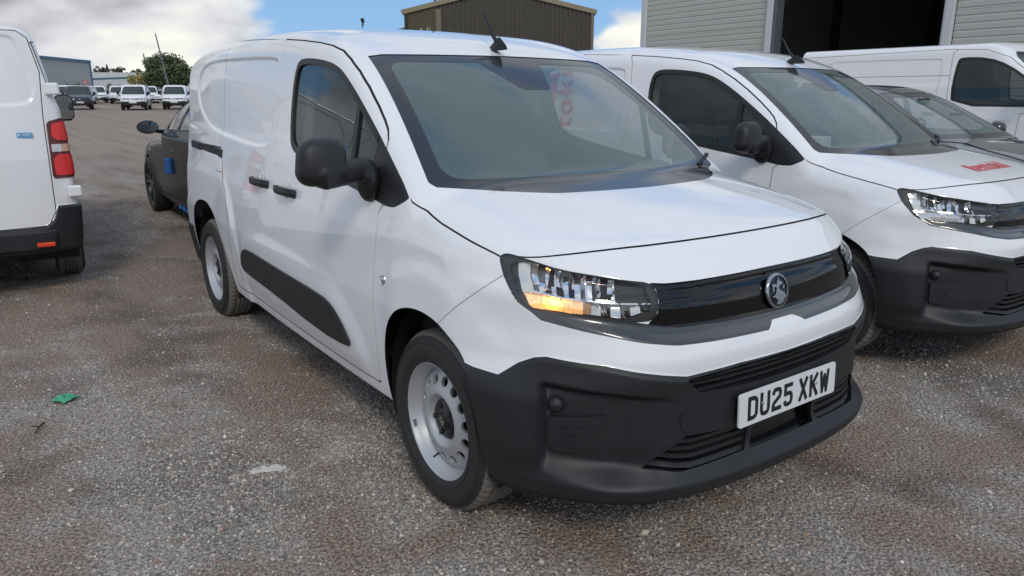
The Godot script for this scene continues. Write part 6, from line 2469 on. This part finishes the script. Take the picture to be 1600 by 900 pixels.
func far_buildings() -> void:
	var pale := mat(Color(0.40, 0.42, 0.40), 0.7)
	var blue := mat(Color(0.05, 0.15, 0.26), 0.5)
	var roofm := mat(Color(0.46, 0.44, 0.40), 0.8)
	var b := thing("industrial_unit", "tall pale grey industrial unit with blue roof edge, far left behind the parked vans", "building")
	var R := Vector3(-196.6, 0, -22.5)
	var Lp := Vector3(-160.0, 0, -1.6)
	var u := (Lp - R).normalized()
	b.transform = Transform3D(Basis(u, Vector3.UP, u.cross(Vector3.UP)), R)
	if b.basis.z.dot(Vector3(2, 0, 2) - R) < 0.0: b.transform = Transform3D(Basis(-u, Vector3.UP, (-u).cross(Vector3.UP)), Lp)
	var ln := R.distance_to(Lp)
	var st := fresh()
	ribbed(st, 0.0, ln, 0.5, func(_x: float) -> float: return 8.3, 0.9, 0.05, Transform3D())
	commit("cladding", st, pale, b)
	box_part("wall", b, pale, Vector3(ln * 0.5, 4.2, -15.1), Vector3(ln, 8.2, 30.0))
	box_part("roof_edge", b, blue, Vector3(ln * 0.5, 8.50, 0.0), Vector3(ln + 0.6, 0.55, 0.6), 0.03)
	for x in [0.0, ln]: box_part("corner_trim", b, blue, Vector3(x, 4.2, 0.05), Vector3(0.5, 8.4, 0.3))
	box_part("roof", b, roofm, Vector3(ln * 0.5, 8.55, -15.2), Vector3(ln, 0.2, 29.6))
	b = thing("industrial_shed", "low pale unit with sloping roof and blue gutter, beside the tall grey unit far away", "building")
	b.transform = Transform3D(Basis(Vector3.UP, PI * 0.5 - 0.15), Vector3(-236.0, 0.6, -24.0))
	st = fresh()
	ribbed(st, -2.0, 26.0, 0.0, func(x: float) -> float: return 4.4 + 0.045 * x, 1.0, 0.05, Transform3D())
	commit("cladding", st, mat(Color(0.52, 0.55, 0.57), 0.7), b)
	st = fresh()
	bx(st, Vector3(12.0, 5.2, 0.0), Vector3(28.6, 0.35, 0.5), 0.02, Basis(Vector3(0, 0, 1), 0.045))
	commit("gutter", st, blue, b)
	st = fresh()
	quad(st, Vector3(-2.3, 4.5, 0.2), Vector3(26.3, 5.8, 0.2), Vector3(26.3, 7.0, -14.0), Vector3(-2.3, 6.8, -14.0))
	quad(st, Vector3(-2.3, 4.3, -14.0), Vector3(26.3, 5.0, -14.0), Vector3(26.3, 7.0, -14.0), Vector3(-2.3, 6.8, -14.0))
	commit("roof", st, roofm, b)
	b = thing("white_building", "white industrial building half hidden behind the round dark tree", "building")
	b.transform = Transform3D(Basis(Vector3.UP, PI * 0.5 - 0.3), Vector3(-170.0, 0.6, -40.0))
	st = fresh()
	bx(st, Vector3(0, 2.6, -8), Vector3(14, 5.2, 16))
	commit("wall", st, mat(Color(0.55, 0.56, 0.58), 0.7), b)
	st = fresh()
	bx(st, Vector3(0, 5.35, -8), Vector3(14.5, 0.3, 16.5))
	commit("roof", st, roofm, b)

func greenery() -> void:
	var lm := leaf_mat()
	var bark := mat(Color(0.06, 0.05, 0.04), 0.9)
	var t := thing("round_tree", "dense round dark green tree behind the far white vans", "tree")
	t.position = Vector3(-103.2, 0.3, -19.5)
	var st := fresh()
	tube(st, [Vector3(0, -0.3, 0), Vector3(0.1, 1.0, 0), Vector3(0.0, 2.2, 0.1)], 0.28, 0.18, 10)
	for k in 5: tube(st, [Vector3(0, 1.4 + 0.2 * k, 0), Vector3(cos(k * 2.4) * 1.1, 2.6 + 0.2 * k, sin(k * 2.4) * 1.1), Vector3(cos(k * 2.4) * 1.9, 3.6 + 0.15 * k, sin(k * 2.4) * 1.9)], 0.12, 0.04, 6)
	commit("trunk", st, bark, t)
	commit("crown", leaf_mass(Vector3(0, 3.35, 0), Vector3(2.95, 2.75, 2.95), 260, 80, 0.19, 3, [Color(0.085, 0.115, 0.045), Color(0.11, 0.14, 0.055), Color(0.055, 0.080, 0.034), Color(0.12, 0.14, 0.06)]), lm, t)
	t = thing("yellowing_bush", "loose yellow-green bush to the left of the round dark tree", "bush")
	t.position = Vector3(-111.5, 0.3, -17.6)
	st = fresh()
	for k in 5: tube(st, [Vector3(0.2 * k - 0.4, -0.2, 0), Vector3(0.3 * k - 0.6, 1.2, 0.2 * k - 0.4), Vector3(0.5 * k - 1.0, 2.6, 0.3 * k - 0.6)], 0.08, 0.03, 6)
	commit("stem", st, bark, t)
	commit("crown", leaf_mass(Vector3(0, 2.1, 0), Vector3(1.5, 1.9, 1.7), 60, 44, 0.14, 8, [Color(0.42, 0.38, 0.10), Color(0.34, 0.33, 0.10), Color(0.46, 0.36, 0.11), Color(0.24, 0.25, 0.09)]), lm, t)
	t = thing("brown_hedge", "low brownish scrub in front of the low pale unit", "bush")
	t.position = Vector3(-116.0, 0.3, -15.2)
	commit("crown", leaf_mass(Vector3(0, 1.3, 0), Vector3(1.4, 1.4, 1.6), 36, 40, 0.13, 12, [Color(0.18, 0.15, 0.09), Color(0.16, 0.16, 0.08), Color(0.12, 0.12, 0.06)]), lm, t)
	t = thing("tall_grass", "tuft of tall grass in front of the grey industrial unit", "grass clump")
	t.position = Vector3(-110.0, 0.3, -9.7)
	var rng := RandomNumberGenerator.new()
	rng.seed = 5
	var gs := [PackedVector3Array(), PackedVector3Array(), PackedInt32Array(), PackedColorArray()]
	for k in 420:
		var a := rng.randf() * TAU
		var b := Vector3(cos(a) * rng.randf() * 1.0, 0, sin(a) * rng.randf() * 1.3)
		var h := rng.randf_range(1.2, 3.0) * (1.0 - 0.35 * b.length())
		var lean := Vector3(rng.randfn() * 0.25, 0, rng.randfn() * 0.25) * h
		var i0: int = gs[0].size()
		var side := Vector3(cos(a + 1.2), 0, sin(a + 1.2)) * 0.035
		var c: Color = [Color(0.10, 0.13, 0.05), Color(0.14, 0.15, 0.07), Color(0.08, 0.11, 0.04)][k % 3]
		for p in [b - side, b + side, b + lean * 0.4 + Vector3(0, h * 0.65, 0) + side * 0.7, b + lean + Vector3(0, h, 0)]:
			gs[0].append(p)
			gs[1].append(Vector3(lean.x, 0.3, lean.z))
			gs[3].append(c)
		var fn: Vector3 = (gs[0][i0 + 1] - gs[0][i0]).cross(gs[0][i0 + 3] - gs[0][i0]).normalized()
		for v in 4: gs[1][i0 + v] = -fn
		gs[2].append_array(PackedInt32Array([i0, i0 + 1, i0 + 2, i0, i0 + 2, i0 + 3]))
	commit("blades", gs, lm, t)
	# far wooded ridge and the spire above it
	var ridge := []
	var all := [PackedVector3Array(), PackedVector3Array(), PackedInt32Array(), PackedColorArray()]
	for k in 26:
		var f := k / 25.0
		var p := Vector3(-452.0 + 34.0 * f, 3.0, -48.0 - 60.0 * f)
		var m := leaf_mass(p + Vector3(0, 5.5 + 2.0 * sin(k * 1.9) + 2.4 * sin(f * 5.0 + 0.4), 0), Vector3(4.2, 3.4 + sin(k * 2.7), 4.2), 16, 26, 0.6, 100 + k, [Color(0.075, 0.095, 0.065), Color(0.10, 0.115, 0.08), Color(0.09, 0.09, 0.065)])
		var o: int = all[0].size()
		all[0].append_array(m[0])
		all[1].append_array(m[1])
		all[3].append_array(m[3])
		for i in m[2]: all[2].append(i + o)
	var w := commit(numbered("tree_line"), all, lm, self)
	tag(w, "distant line of trees on the rise beyond the low pale unit", "trees")
	w.set_meta("kind", "stuff")
	var sp := fresh()
	bx(sp, Vector3(0, 6.0, 0), Vector3(2.4, 12.0, 2.4), 0.1)
	lathe(sp, Vector3(0, 12.0, 0), Vector3.UP, [Vector2(1.5, 0.0), Vector2(0.1, 5.0), Vector2(0.0, 5.1)], 8, false)
	var so := solo("church_spire", sp, mat(Color(0.10, 0.11, 0.11), 0.9), "tiny dark spire on the skyline above the distant trees", "spire")
	so.position = Vector3(-459.0, 0, -63.0)
	# a hill under the wood
	var hl := fresh()
	for k in 24:
		var f := k / 24.0
		var f2 := (k + 1) / 24.0
		var hh := func(q: float) -> float: return 5.5 * sin(PI * q)
		for r in 8:
			var a := Vector3(-420.0 - 10.0 * r + 40.0 * f, hh.call(f) * sin(PI * 0.5 * r / 8.0), -20.0 - 130.0 * f)
			var b := Vector3(-420.0 - 10.0 * r + 40.0 * f2, hh.call(f2) * sin(PI * 0.5 * r / 8.0), -20.0 - 130.0 * f2)
			var c := Vector3(-430.0 - 10.0 * r + 40.0 * f2, hh.call(f2) * sin(PI * 0.5 * (r + 1) / 8.0), -20.0 - 130.0 * f2)
			var d := Vector3(-430.0 - 10.0 * r + 40.0 * f, hh.call(f) * sin(PI * 0.5 * (r + 1) / 8.0), -20.0 - 130.0 * f)
			quad(hl, a, b, c, d)
	struct("hill", hl, mat(Color(0.06, 0.07, 0.04), 0.95))

func masts() -> void:
	var galv := mat(Color(0.22, 0.23, 0.24), 0.5, 0.5)
	var st := fresh()
	tube(st, [Vector3(0, 0, 0), Vector3(0.06, 7.0, 0.95)], 0.085, 0.06, 10)
	for y in [2.1, 4.6, 5.3]: bx(st, Vector3(0.05, y, 0.95 * y / 7.0), Vector3(0.26, 0.10, 0.26), 0.02)
	var o := solo("lamp_post", st, galv, "bare grey post leaning to the left in front of the round dark tree", "post")
	o.position = Vector3(-81.2, 0.2, -15.3)
	st = fresh()
	tube(st, [Vector3(0, 0, 0), Vector3(0, 6.3, 0.35)], 0.10, 0.08, 10)
	o = solo("wooden_post", st, mat(Color(0.12, 0.11, 0.10), 0.8), "short dark post standing behind the yellow-green bush", "post")
	o.position = Vector3(-110.3, 0.3, -18.7)
	var m := thing("floodlight_mast", "floodlight on a thin mast showing just above the nearest van's roof", "floodlight")
	m.position = Vector3(-55.14, 0.1, -24.5)
	st = fresh()
	tube(st, [Vector3(0, 0, 0), Vector3(0, 6.6, 0)], 0.07, 0.05, 8)
	tube(st, [Vector3(0, 6.55, 0), Vector3(0.0, 6.75, 0.0)], 0.11, 0.09, 8)
	commit("mast", st, galv, m)
	for q in [[0.20, 6.95, 0.3, 0.5], [-0.16, 6.92, -0.25, -0.7]]:
		st = fresh()
		bx(st, Vector3(q[0], q[1], q[2] * 0.3), Vector3(0.26, 0.30, 0.16), 0.03, Basis(Vector3.UP, q[3]) * Basis(Vector3(1, 0, 0), 0.4))
		commit("lamp_head", st, mat(Color(0.025, 0.026, 0.028), 0.5), m)
	st = fresh()
	tube(st, [Vector3(0, 0, 0), Vector3(0, 2.5, 0)], 0.04, 0.04, 8)
	var s := thing("round_sign", "small round red and white sign on a post among the far vans", "sign")
	s.position = Vector3(-103.4, 0.35, -10.3)
	commit("post", st, galv, s)
	var face := Transform3D(Basis(Vector3(0.56, 0, -0.83), Vector3.UP, Vector3(0.83, 0, 0.56)), Vector3(0, 2.45, 0))
	st = fresh()
	slab(st, ring2(Vector2.ZERO, 0.30, 0.30, 24), -0.02, 0.02, face)
	commit("sign_rim", st, mat(Color(0.50, 0.06, 0.05), 0.5), s)
	st = fresh()
	slab(st, ring2(Vector2.ZERO, 0.20, 0.20, 24), 0.02, 0.026, face)
	commit("sign_face", st, mat(Color(0.45, 0.36, 0.33), 0.5), s)

func litter() -> void:
	var rng := RandomNumberGenerator.new()
	rng.seed = 31
	var scrap := func(c: Vector3, l: float, w: float, turn: float, n: int, hump: float) -> Array:
		# a crumpled sheet: a ragged grid with creases, two-sided and thick
		var st := fresh()
		var P := []
		for i in n + 1:
			var row := []
			for j in n + 1:
				var f := Vector2(float(i) / n - 0.5, float(j) / n - 0.5)
				var edge := 1.0 - 0.22 * rng.randf() if (i == 0 or j == 0 or i == n or j == n) else 1.0
				var p := Vector3(f.x * l * edge * (1.0 - 0.5 * absf(f.y)), 0.006 + hump * rng.randf() * (1.0 - 1.6 * f.length()), f.y * w * edge)
				row.append(Transform3D(Basis(Vector3.UP, turn), c) * p)
			P.append(row)
		for i in n:
			for j in n:
				quad(st, P[i][j], P[i][j + 1], P[i + 1][j + 1], P[i + 1][j])
				var dn := Vector3(0, -0.002, 0)
				quad(st, P[i][j] + dn, P[i + 1][j] + dn, P[i + 1][j + 1] + dn, P[i][j + 1] + dn)
		return st
	solo("plastic_scrap", scrap.call(Vector3(-1.897, 0.004, 1.871), 0.115, 0.10, 0.7, 6, 0.03), mat(Color(0.06, 0.36, 0.20), 0.4), "crumpled bright green scrap of plastic lying on the gravel at left", "litter")
	solo("paper_scrap", scrap.call(Vector3(-0.608, 0.004, 1.29), 0.17, 0.055, 1.15, 6, 0.02), mat(Color(0.55, 0.52, 0.48), 0.8), "torn strip of white paper on the gravel beside the near van", "litter")
	var st := fresh()
	tube(st, [Vector3(-1.62, 0.012, 1.98), Vector3(-1.58, 0.014, 2.0), Vector3(-1.53, 0.010, 2.02)], 0.005, 0.003, 6)
	tube(st, [Vector3(-1.58, 0.014, 2.0), Vector3(-1.57, 0.03, 2.03)], 0.004, 0.002, 6)
	solo("twig", st, mat(Color(0.03, 0.025, 0.02), 0.9), "short dark twig on the dirt below the green scrap", "twig")

func _ready() -> void:
	var cam := Camera3D.new()
	cam.name = "camera"
	cam.position = Vector3(2.1268, 1.4523, 2.0624)
	add_child(cam)
	cam.look_at_from_position(cam.position, cam.position + Vector3(cos(-0.256) * cos(3.764), sin(-0.256), cos(-0.256) * sin(3.764)))
	cam.fov = 42.42
	cam.near = 0.05
	cam.far = 2000.0
	cam.current = true
	var we := WorldEnvironment.new()
	we.name = "environment"
	var env := Environment.new()
	env.background_mode = Environment.BG_SKY
	env.sky = Sky.new()
	env.sky.sky_material = make_sky()
	env.tonemap_mode = Environment.TONE_MAPPER_LINEAR
	env.tonemap_exposure = 1.06
	env.sdfgi_enabled = true
	env.ssao_enabled = true
	env.ssil_enabled = true
	we.environment = env
	add_child(we)
	var sun := DirectionalLight3D.new()
	sun.name = "sun"
	sun.light_color = Color(1.0, 0.97, 0.92)
	sun.light_energy = 0.36
	sun.light_angular_distance = 14.0
	sun.shadow_enabled = true
	sun.position = Vector3(0, 20, 0)
	add_child(sun)
	sun.look_at_from_position(sun.position, sun.position - Vector3(0.72, 0.66, 0.34))
	make_materials()
	widen()
	make_ground()
	make_stones()
	wheel_steel = make_steel_wheel()
	var van := small_van()
	van.name = numbered("delivery_van")
	add_child(van)
	tag(van, "white small van with black bumper and lit amber indicator, nearest the camera", "van", "small white vans side by side")
	for w in [[-0.012, 0.770, false], [-0.012, -0.770, true], [-2.965, 0.770, false], [-2.965, -0.770, true]]:
		put_wheel(wheel_steel, van, Vector3(w[0], 0.322, w[1]), w[2], 0.0, 0.4 + w[0])
	arch_liners(van, [[-0.01, 0.95], [-2.93, 1.14]], 0.395, 0.50, 0.845)
	number_plate(van, "DU25 XKW", Transform3D(Basis(Vector3(0, 0, -1), Vector3(-0.048, 1, 0).normalized(), Vector3(1, 0.048, 0).normalized()), Vector3(0.814, 0.5007, 0)))
	van_two(van)
	big_near = build_big_van(true)
	car_near = build_car(true)
	big_far = build_big_van(false)
	car_far = build_car(false)
	var lv := vehicle("panel_van", big_near, M.white, Vector3(-8.293, 0, 2.19), PI - 0.052, "white panel van seen from behind at the left edge, with red tail lamp", "van")
	for w in [[0.0, 0.83, false], [0.0, -0.83, true], [-3.275, 0.83, false], [-3.275, -0.83, true]]:
		put_wheel(wheel_steel, lv, Vector3(w[0], 0.325, w[1]), w[2], 0.0, 0.9 + w[0])
	blue_sticker(lv)
	var rv := vehicle("panel_van", big_near, M.white, Vector3(-2.10, 0, -11.30), -0.02, "long white panel van in the last row before the warehouse, at the right edge", "van", "", Vector3(1.06, 1.15, 1.04))
	for w in [[0.0, 0.83, false], [0.0, -0.83, true], [-3.275, 0.83, false], [-3.275, -0.83, true]]:
		put_wheel(wheel_steel, rv, Vector3(w[0], 0.325, w[1]), w[2], 0.0, 0.2 + w[0])
	vehicle("parked_car", car_near, M.charcoal, Vector3(-8.25, 0, -0.62), PI, "dark grey car with blue foam on its door edge, behind the nearest van", "car", "", Vector3(1.0, 1.04, 1.0))
	vehicle("parked_car", car_near, M.silver, Vector3(-0.55, 0, -5.62), -0.03, "grey car with black roof between the two white vans on the right", "car", "", Vector3(1.0, 1.06, 1.0), M.black_paint)
	foam_blocks()
	far_row()
	grey_warehouse()
	brown_shed()
	far_buildings()
	greenery()
	masts()
	litter()

func blue_sticker(lv: Node3D) -> void:
	var st := fresh()
	slab(st, rrect(Vector2.ZERO, 0.094, 0.034, 0.004), 0.0, 0.0012, Transform3D(Basis(Vector3(0, 0, 1), Vector3(0.078, 1, 0).normalized(), Vector3(-1, 0.078, 0).normalized()), Vector3(-4.068, 1.171, 0.657)))
	var s := commit("sticker", st, M.sticker, lv)
	st = fresh()
	for k in 3: bx(st, Vector3(-4.0702 + 0.0008 * k, 1.178 - 0.0075 * k, 0.668 - 0.004 * (k % 2)), Vector3(0.0012, 0.0035, 0.058 - 0.012 * k))
	bx(st, Vector3(-4.069, 1.170, 0.622), Vector3(0.0012, 0.014, 0.014))
	commit("sticker_print", st, M.plate, s)

func foam_blocks() -> void:
	var mk := func(p: Vector3, s: Vector3) -> Array:
		var st := fresh()
		bx(st, p, s, 0.008)
		return st
	solo("foam_block", mk.call(Vector3(-6.93, 0.67, 0.305), Vector3(0.10, 0.17, 0.06)), M.foam, "blue foam block clipped to the dark grey car's door edge", "foam pad")
	solo("foam_block", mk.call(Vector3(-9.02, 0.62, 0.13), Vector3(0.10, 0.04, 0.05)), M.foam, "small blue foam pad at the dark grey car's front wing", "foam pad")
	for k in 3: solo("foam_block", mk.call(Vector3(-6.75 + 0.17 * k, 0.225 - 0.004 * k, 0.25), Vector3(0.06, 0.045, 0.04)), M.foam, ["rearmost", "middle", "foremost"][2 - k] + " of the three small blue foam pads under the dark grey car's sill", "foam pad", "foam pads along the sill")

func van_two(van: Node3D) -> void:
	var v := copy(van, "white small van with red lettering on bonnet and side, second in the row", "small white vans side by side")
	v.transform = Transform3D(Basis(Vector3.UP, 0.028), Vector3(-0.158, 0.0, -2.575))
	v.get_node("number_plate").free()
	for n in v.get_children():
		for l in n.find_children("*", "OmniLight3D", true, false): l.free()
		if String(n.name).begins_with("headlamp"):
			for c in n.get_children():
				if String(c.name).begins_with("indicator") and c is MeshInstance3D: c.material_override = M.clear_plastic
	number_plate(v, "", Transform3D(Basis(Vector3(0, 0, -1), Vector3(-0.048, 1, 0).normalized(), Vector3(1, 0.048, 0).normalized()), Vector3(0.814, 0.5007, 0)), false)
	var sk := skin_small
	# red block and upright lettering on its right side, lettering on the bonnet
	var st := fresh()
	var r := sk.cut(sk.T, reg(0, [-2.415, 1.60, -2.445, 1.15, -2.50, 0.86, -2.60, 0.66, -3.05, 0.66, -3.05, 1.60], 0, box6(-9, 9, -9, 9, 0.5, 9)))
	sk.piece(st, r[0], 0.0015, null, 1)
	commit("red_side_panel", st, M.red_print, v)
	st = lettering(sk, "Rentokil", 0.170, Vector3(-2.205, 0.775, 0.88), Vector3(0, 1, 0), Vector3(-1, 0, 0), Vector3(0, 0, 1), 0.0018)
	commit("side_lettering", st, M.red_print, v)
	st = lettering(sk, "Rentokil", 0.105, Vector3(0.458, 1.06, 0.205), Vector3(0, 0, -0.80), Vector3(-1, 0, 0), Vector3(0.25, 1, 0).normalized(), 0.0018)
	commit("bonnet_lettering", st, M.red_print, v)
	# papers on its dashboard
	st = fresh()
	bx(st, Vector3(-0.36, 1.165, 0.50), Vector3(0.14, 0.075, 0.22), 0.004, Basis(Vector3.UP, 0.3))
	var o := solo("paper_box", st, M.paper, "white folded card on the dashboard of the second white van", "card")
	o.transform = v.transform

func far_row() -> void:
	var put := func(list: Array, called: String, m: Material, x: float, z: float, turn: float, label: String, cat: String, grow := Vector3.ONE, group := "") -> void:
		vehicle(called, list, m, Vector3(x, rise(x), z), turn, label, cat, group, grow)
	var face := func(x: float, z: float) -> float: return -atan2(2.06 - z, 2.13 - x)
	put.call(big_far, "white_van", M.white, -63.4, -8.75, face.call(-63.0, -8.7) - 0.10, "white van facing the camera in the far row, right of the dark van", "van", Vector3.ONE, "white vans in the far row")
	put.call(big_far, "white_van", M.white, -64.2, -11.9, face.call(-63.0, -11.5) - 0.08, "white van facing the camera in the far row, below the leaning post", "van", Vector3.ONE, "white vans in the far row")
	put.call(big_far, "dark_van", M.navy, -66.6, -5.4, face.call(-66.0, -5.4) + 0.02, "dark blue-black van facing the camera in the far row", "van", Vector3(0.95, 0.95, 1.0))
	put.call(big_far, "white_van", M.white, -91.0, -11.9, face.call(-91.0, -11.9), "white van behind the far row, between the dark van and the first white one", "van", Vector3.ONE, "white vans in the far row")
	put.call(big_far, "white_van", M.white, -93.5, -15.4, face.call(-93.0, -15.4), "white van peeping out behind the far row left of the leaning post", "van", Vector3.ONE, "white vans in the far row")
	put.call(big_far, "white_van", M.white, -82.0, -5.5, face.call(-82.0, -5.5) - 0.35, "white van right of the near tail-lamp van's mirror, seen at an angle", "van", Vector3.ONE, "white vans in the far row")
	put.call(big_far, "white_van", M.white, -88.0, -7.3, face.call(-88.0, -7.3) - 0.35, "white van behind the angled one at the far left", "van", Vector3.ONE, "white vans in the far row")
	put.call(big_far, "white_van", M.white, -97.0, -10.6, face.call(-97.0, -10.6), "white van roof showing above the dark van in the far row", "van", Vector3.ONE, "white vans in the far row")
	put.call(car_far, "blue_car", M.blue, -97.5, -8.8, face.call(-97.5, -8.8), "blue car in the far row left of the dark van", "car")
	put.call(car_far, "white_car", M.white, -99.4, -12.5, face.call(-99.4, -12.5), "white car in the far row right behind the dark van", "car")
	put.call(car_far, "white_car", M.white, -92.9, -16.4, face.call(-92.9, -16.4) - 0.5, "white hatchback between the two white vans of the far row", "car", Vector3(1.0, 1.1, 1.0))
	put.call(big_far, "white_van", M.white, -80.0, -15.7, face.call(-80.0, -15.7), "white van at the far right of the row, by the dark grey car's window", "van", Vector3.ONE, "white vans in the far row")
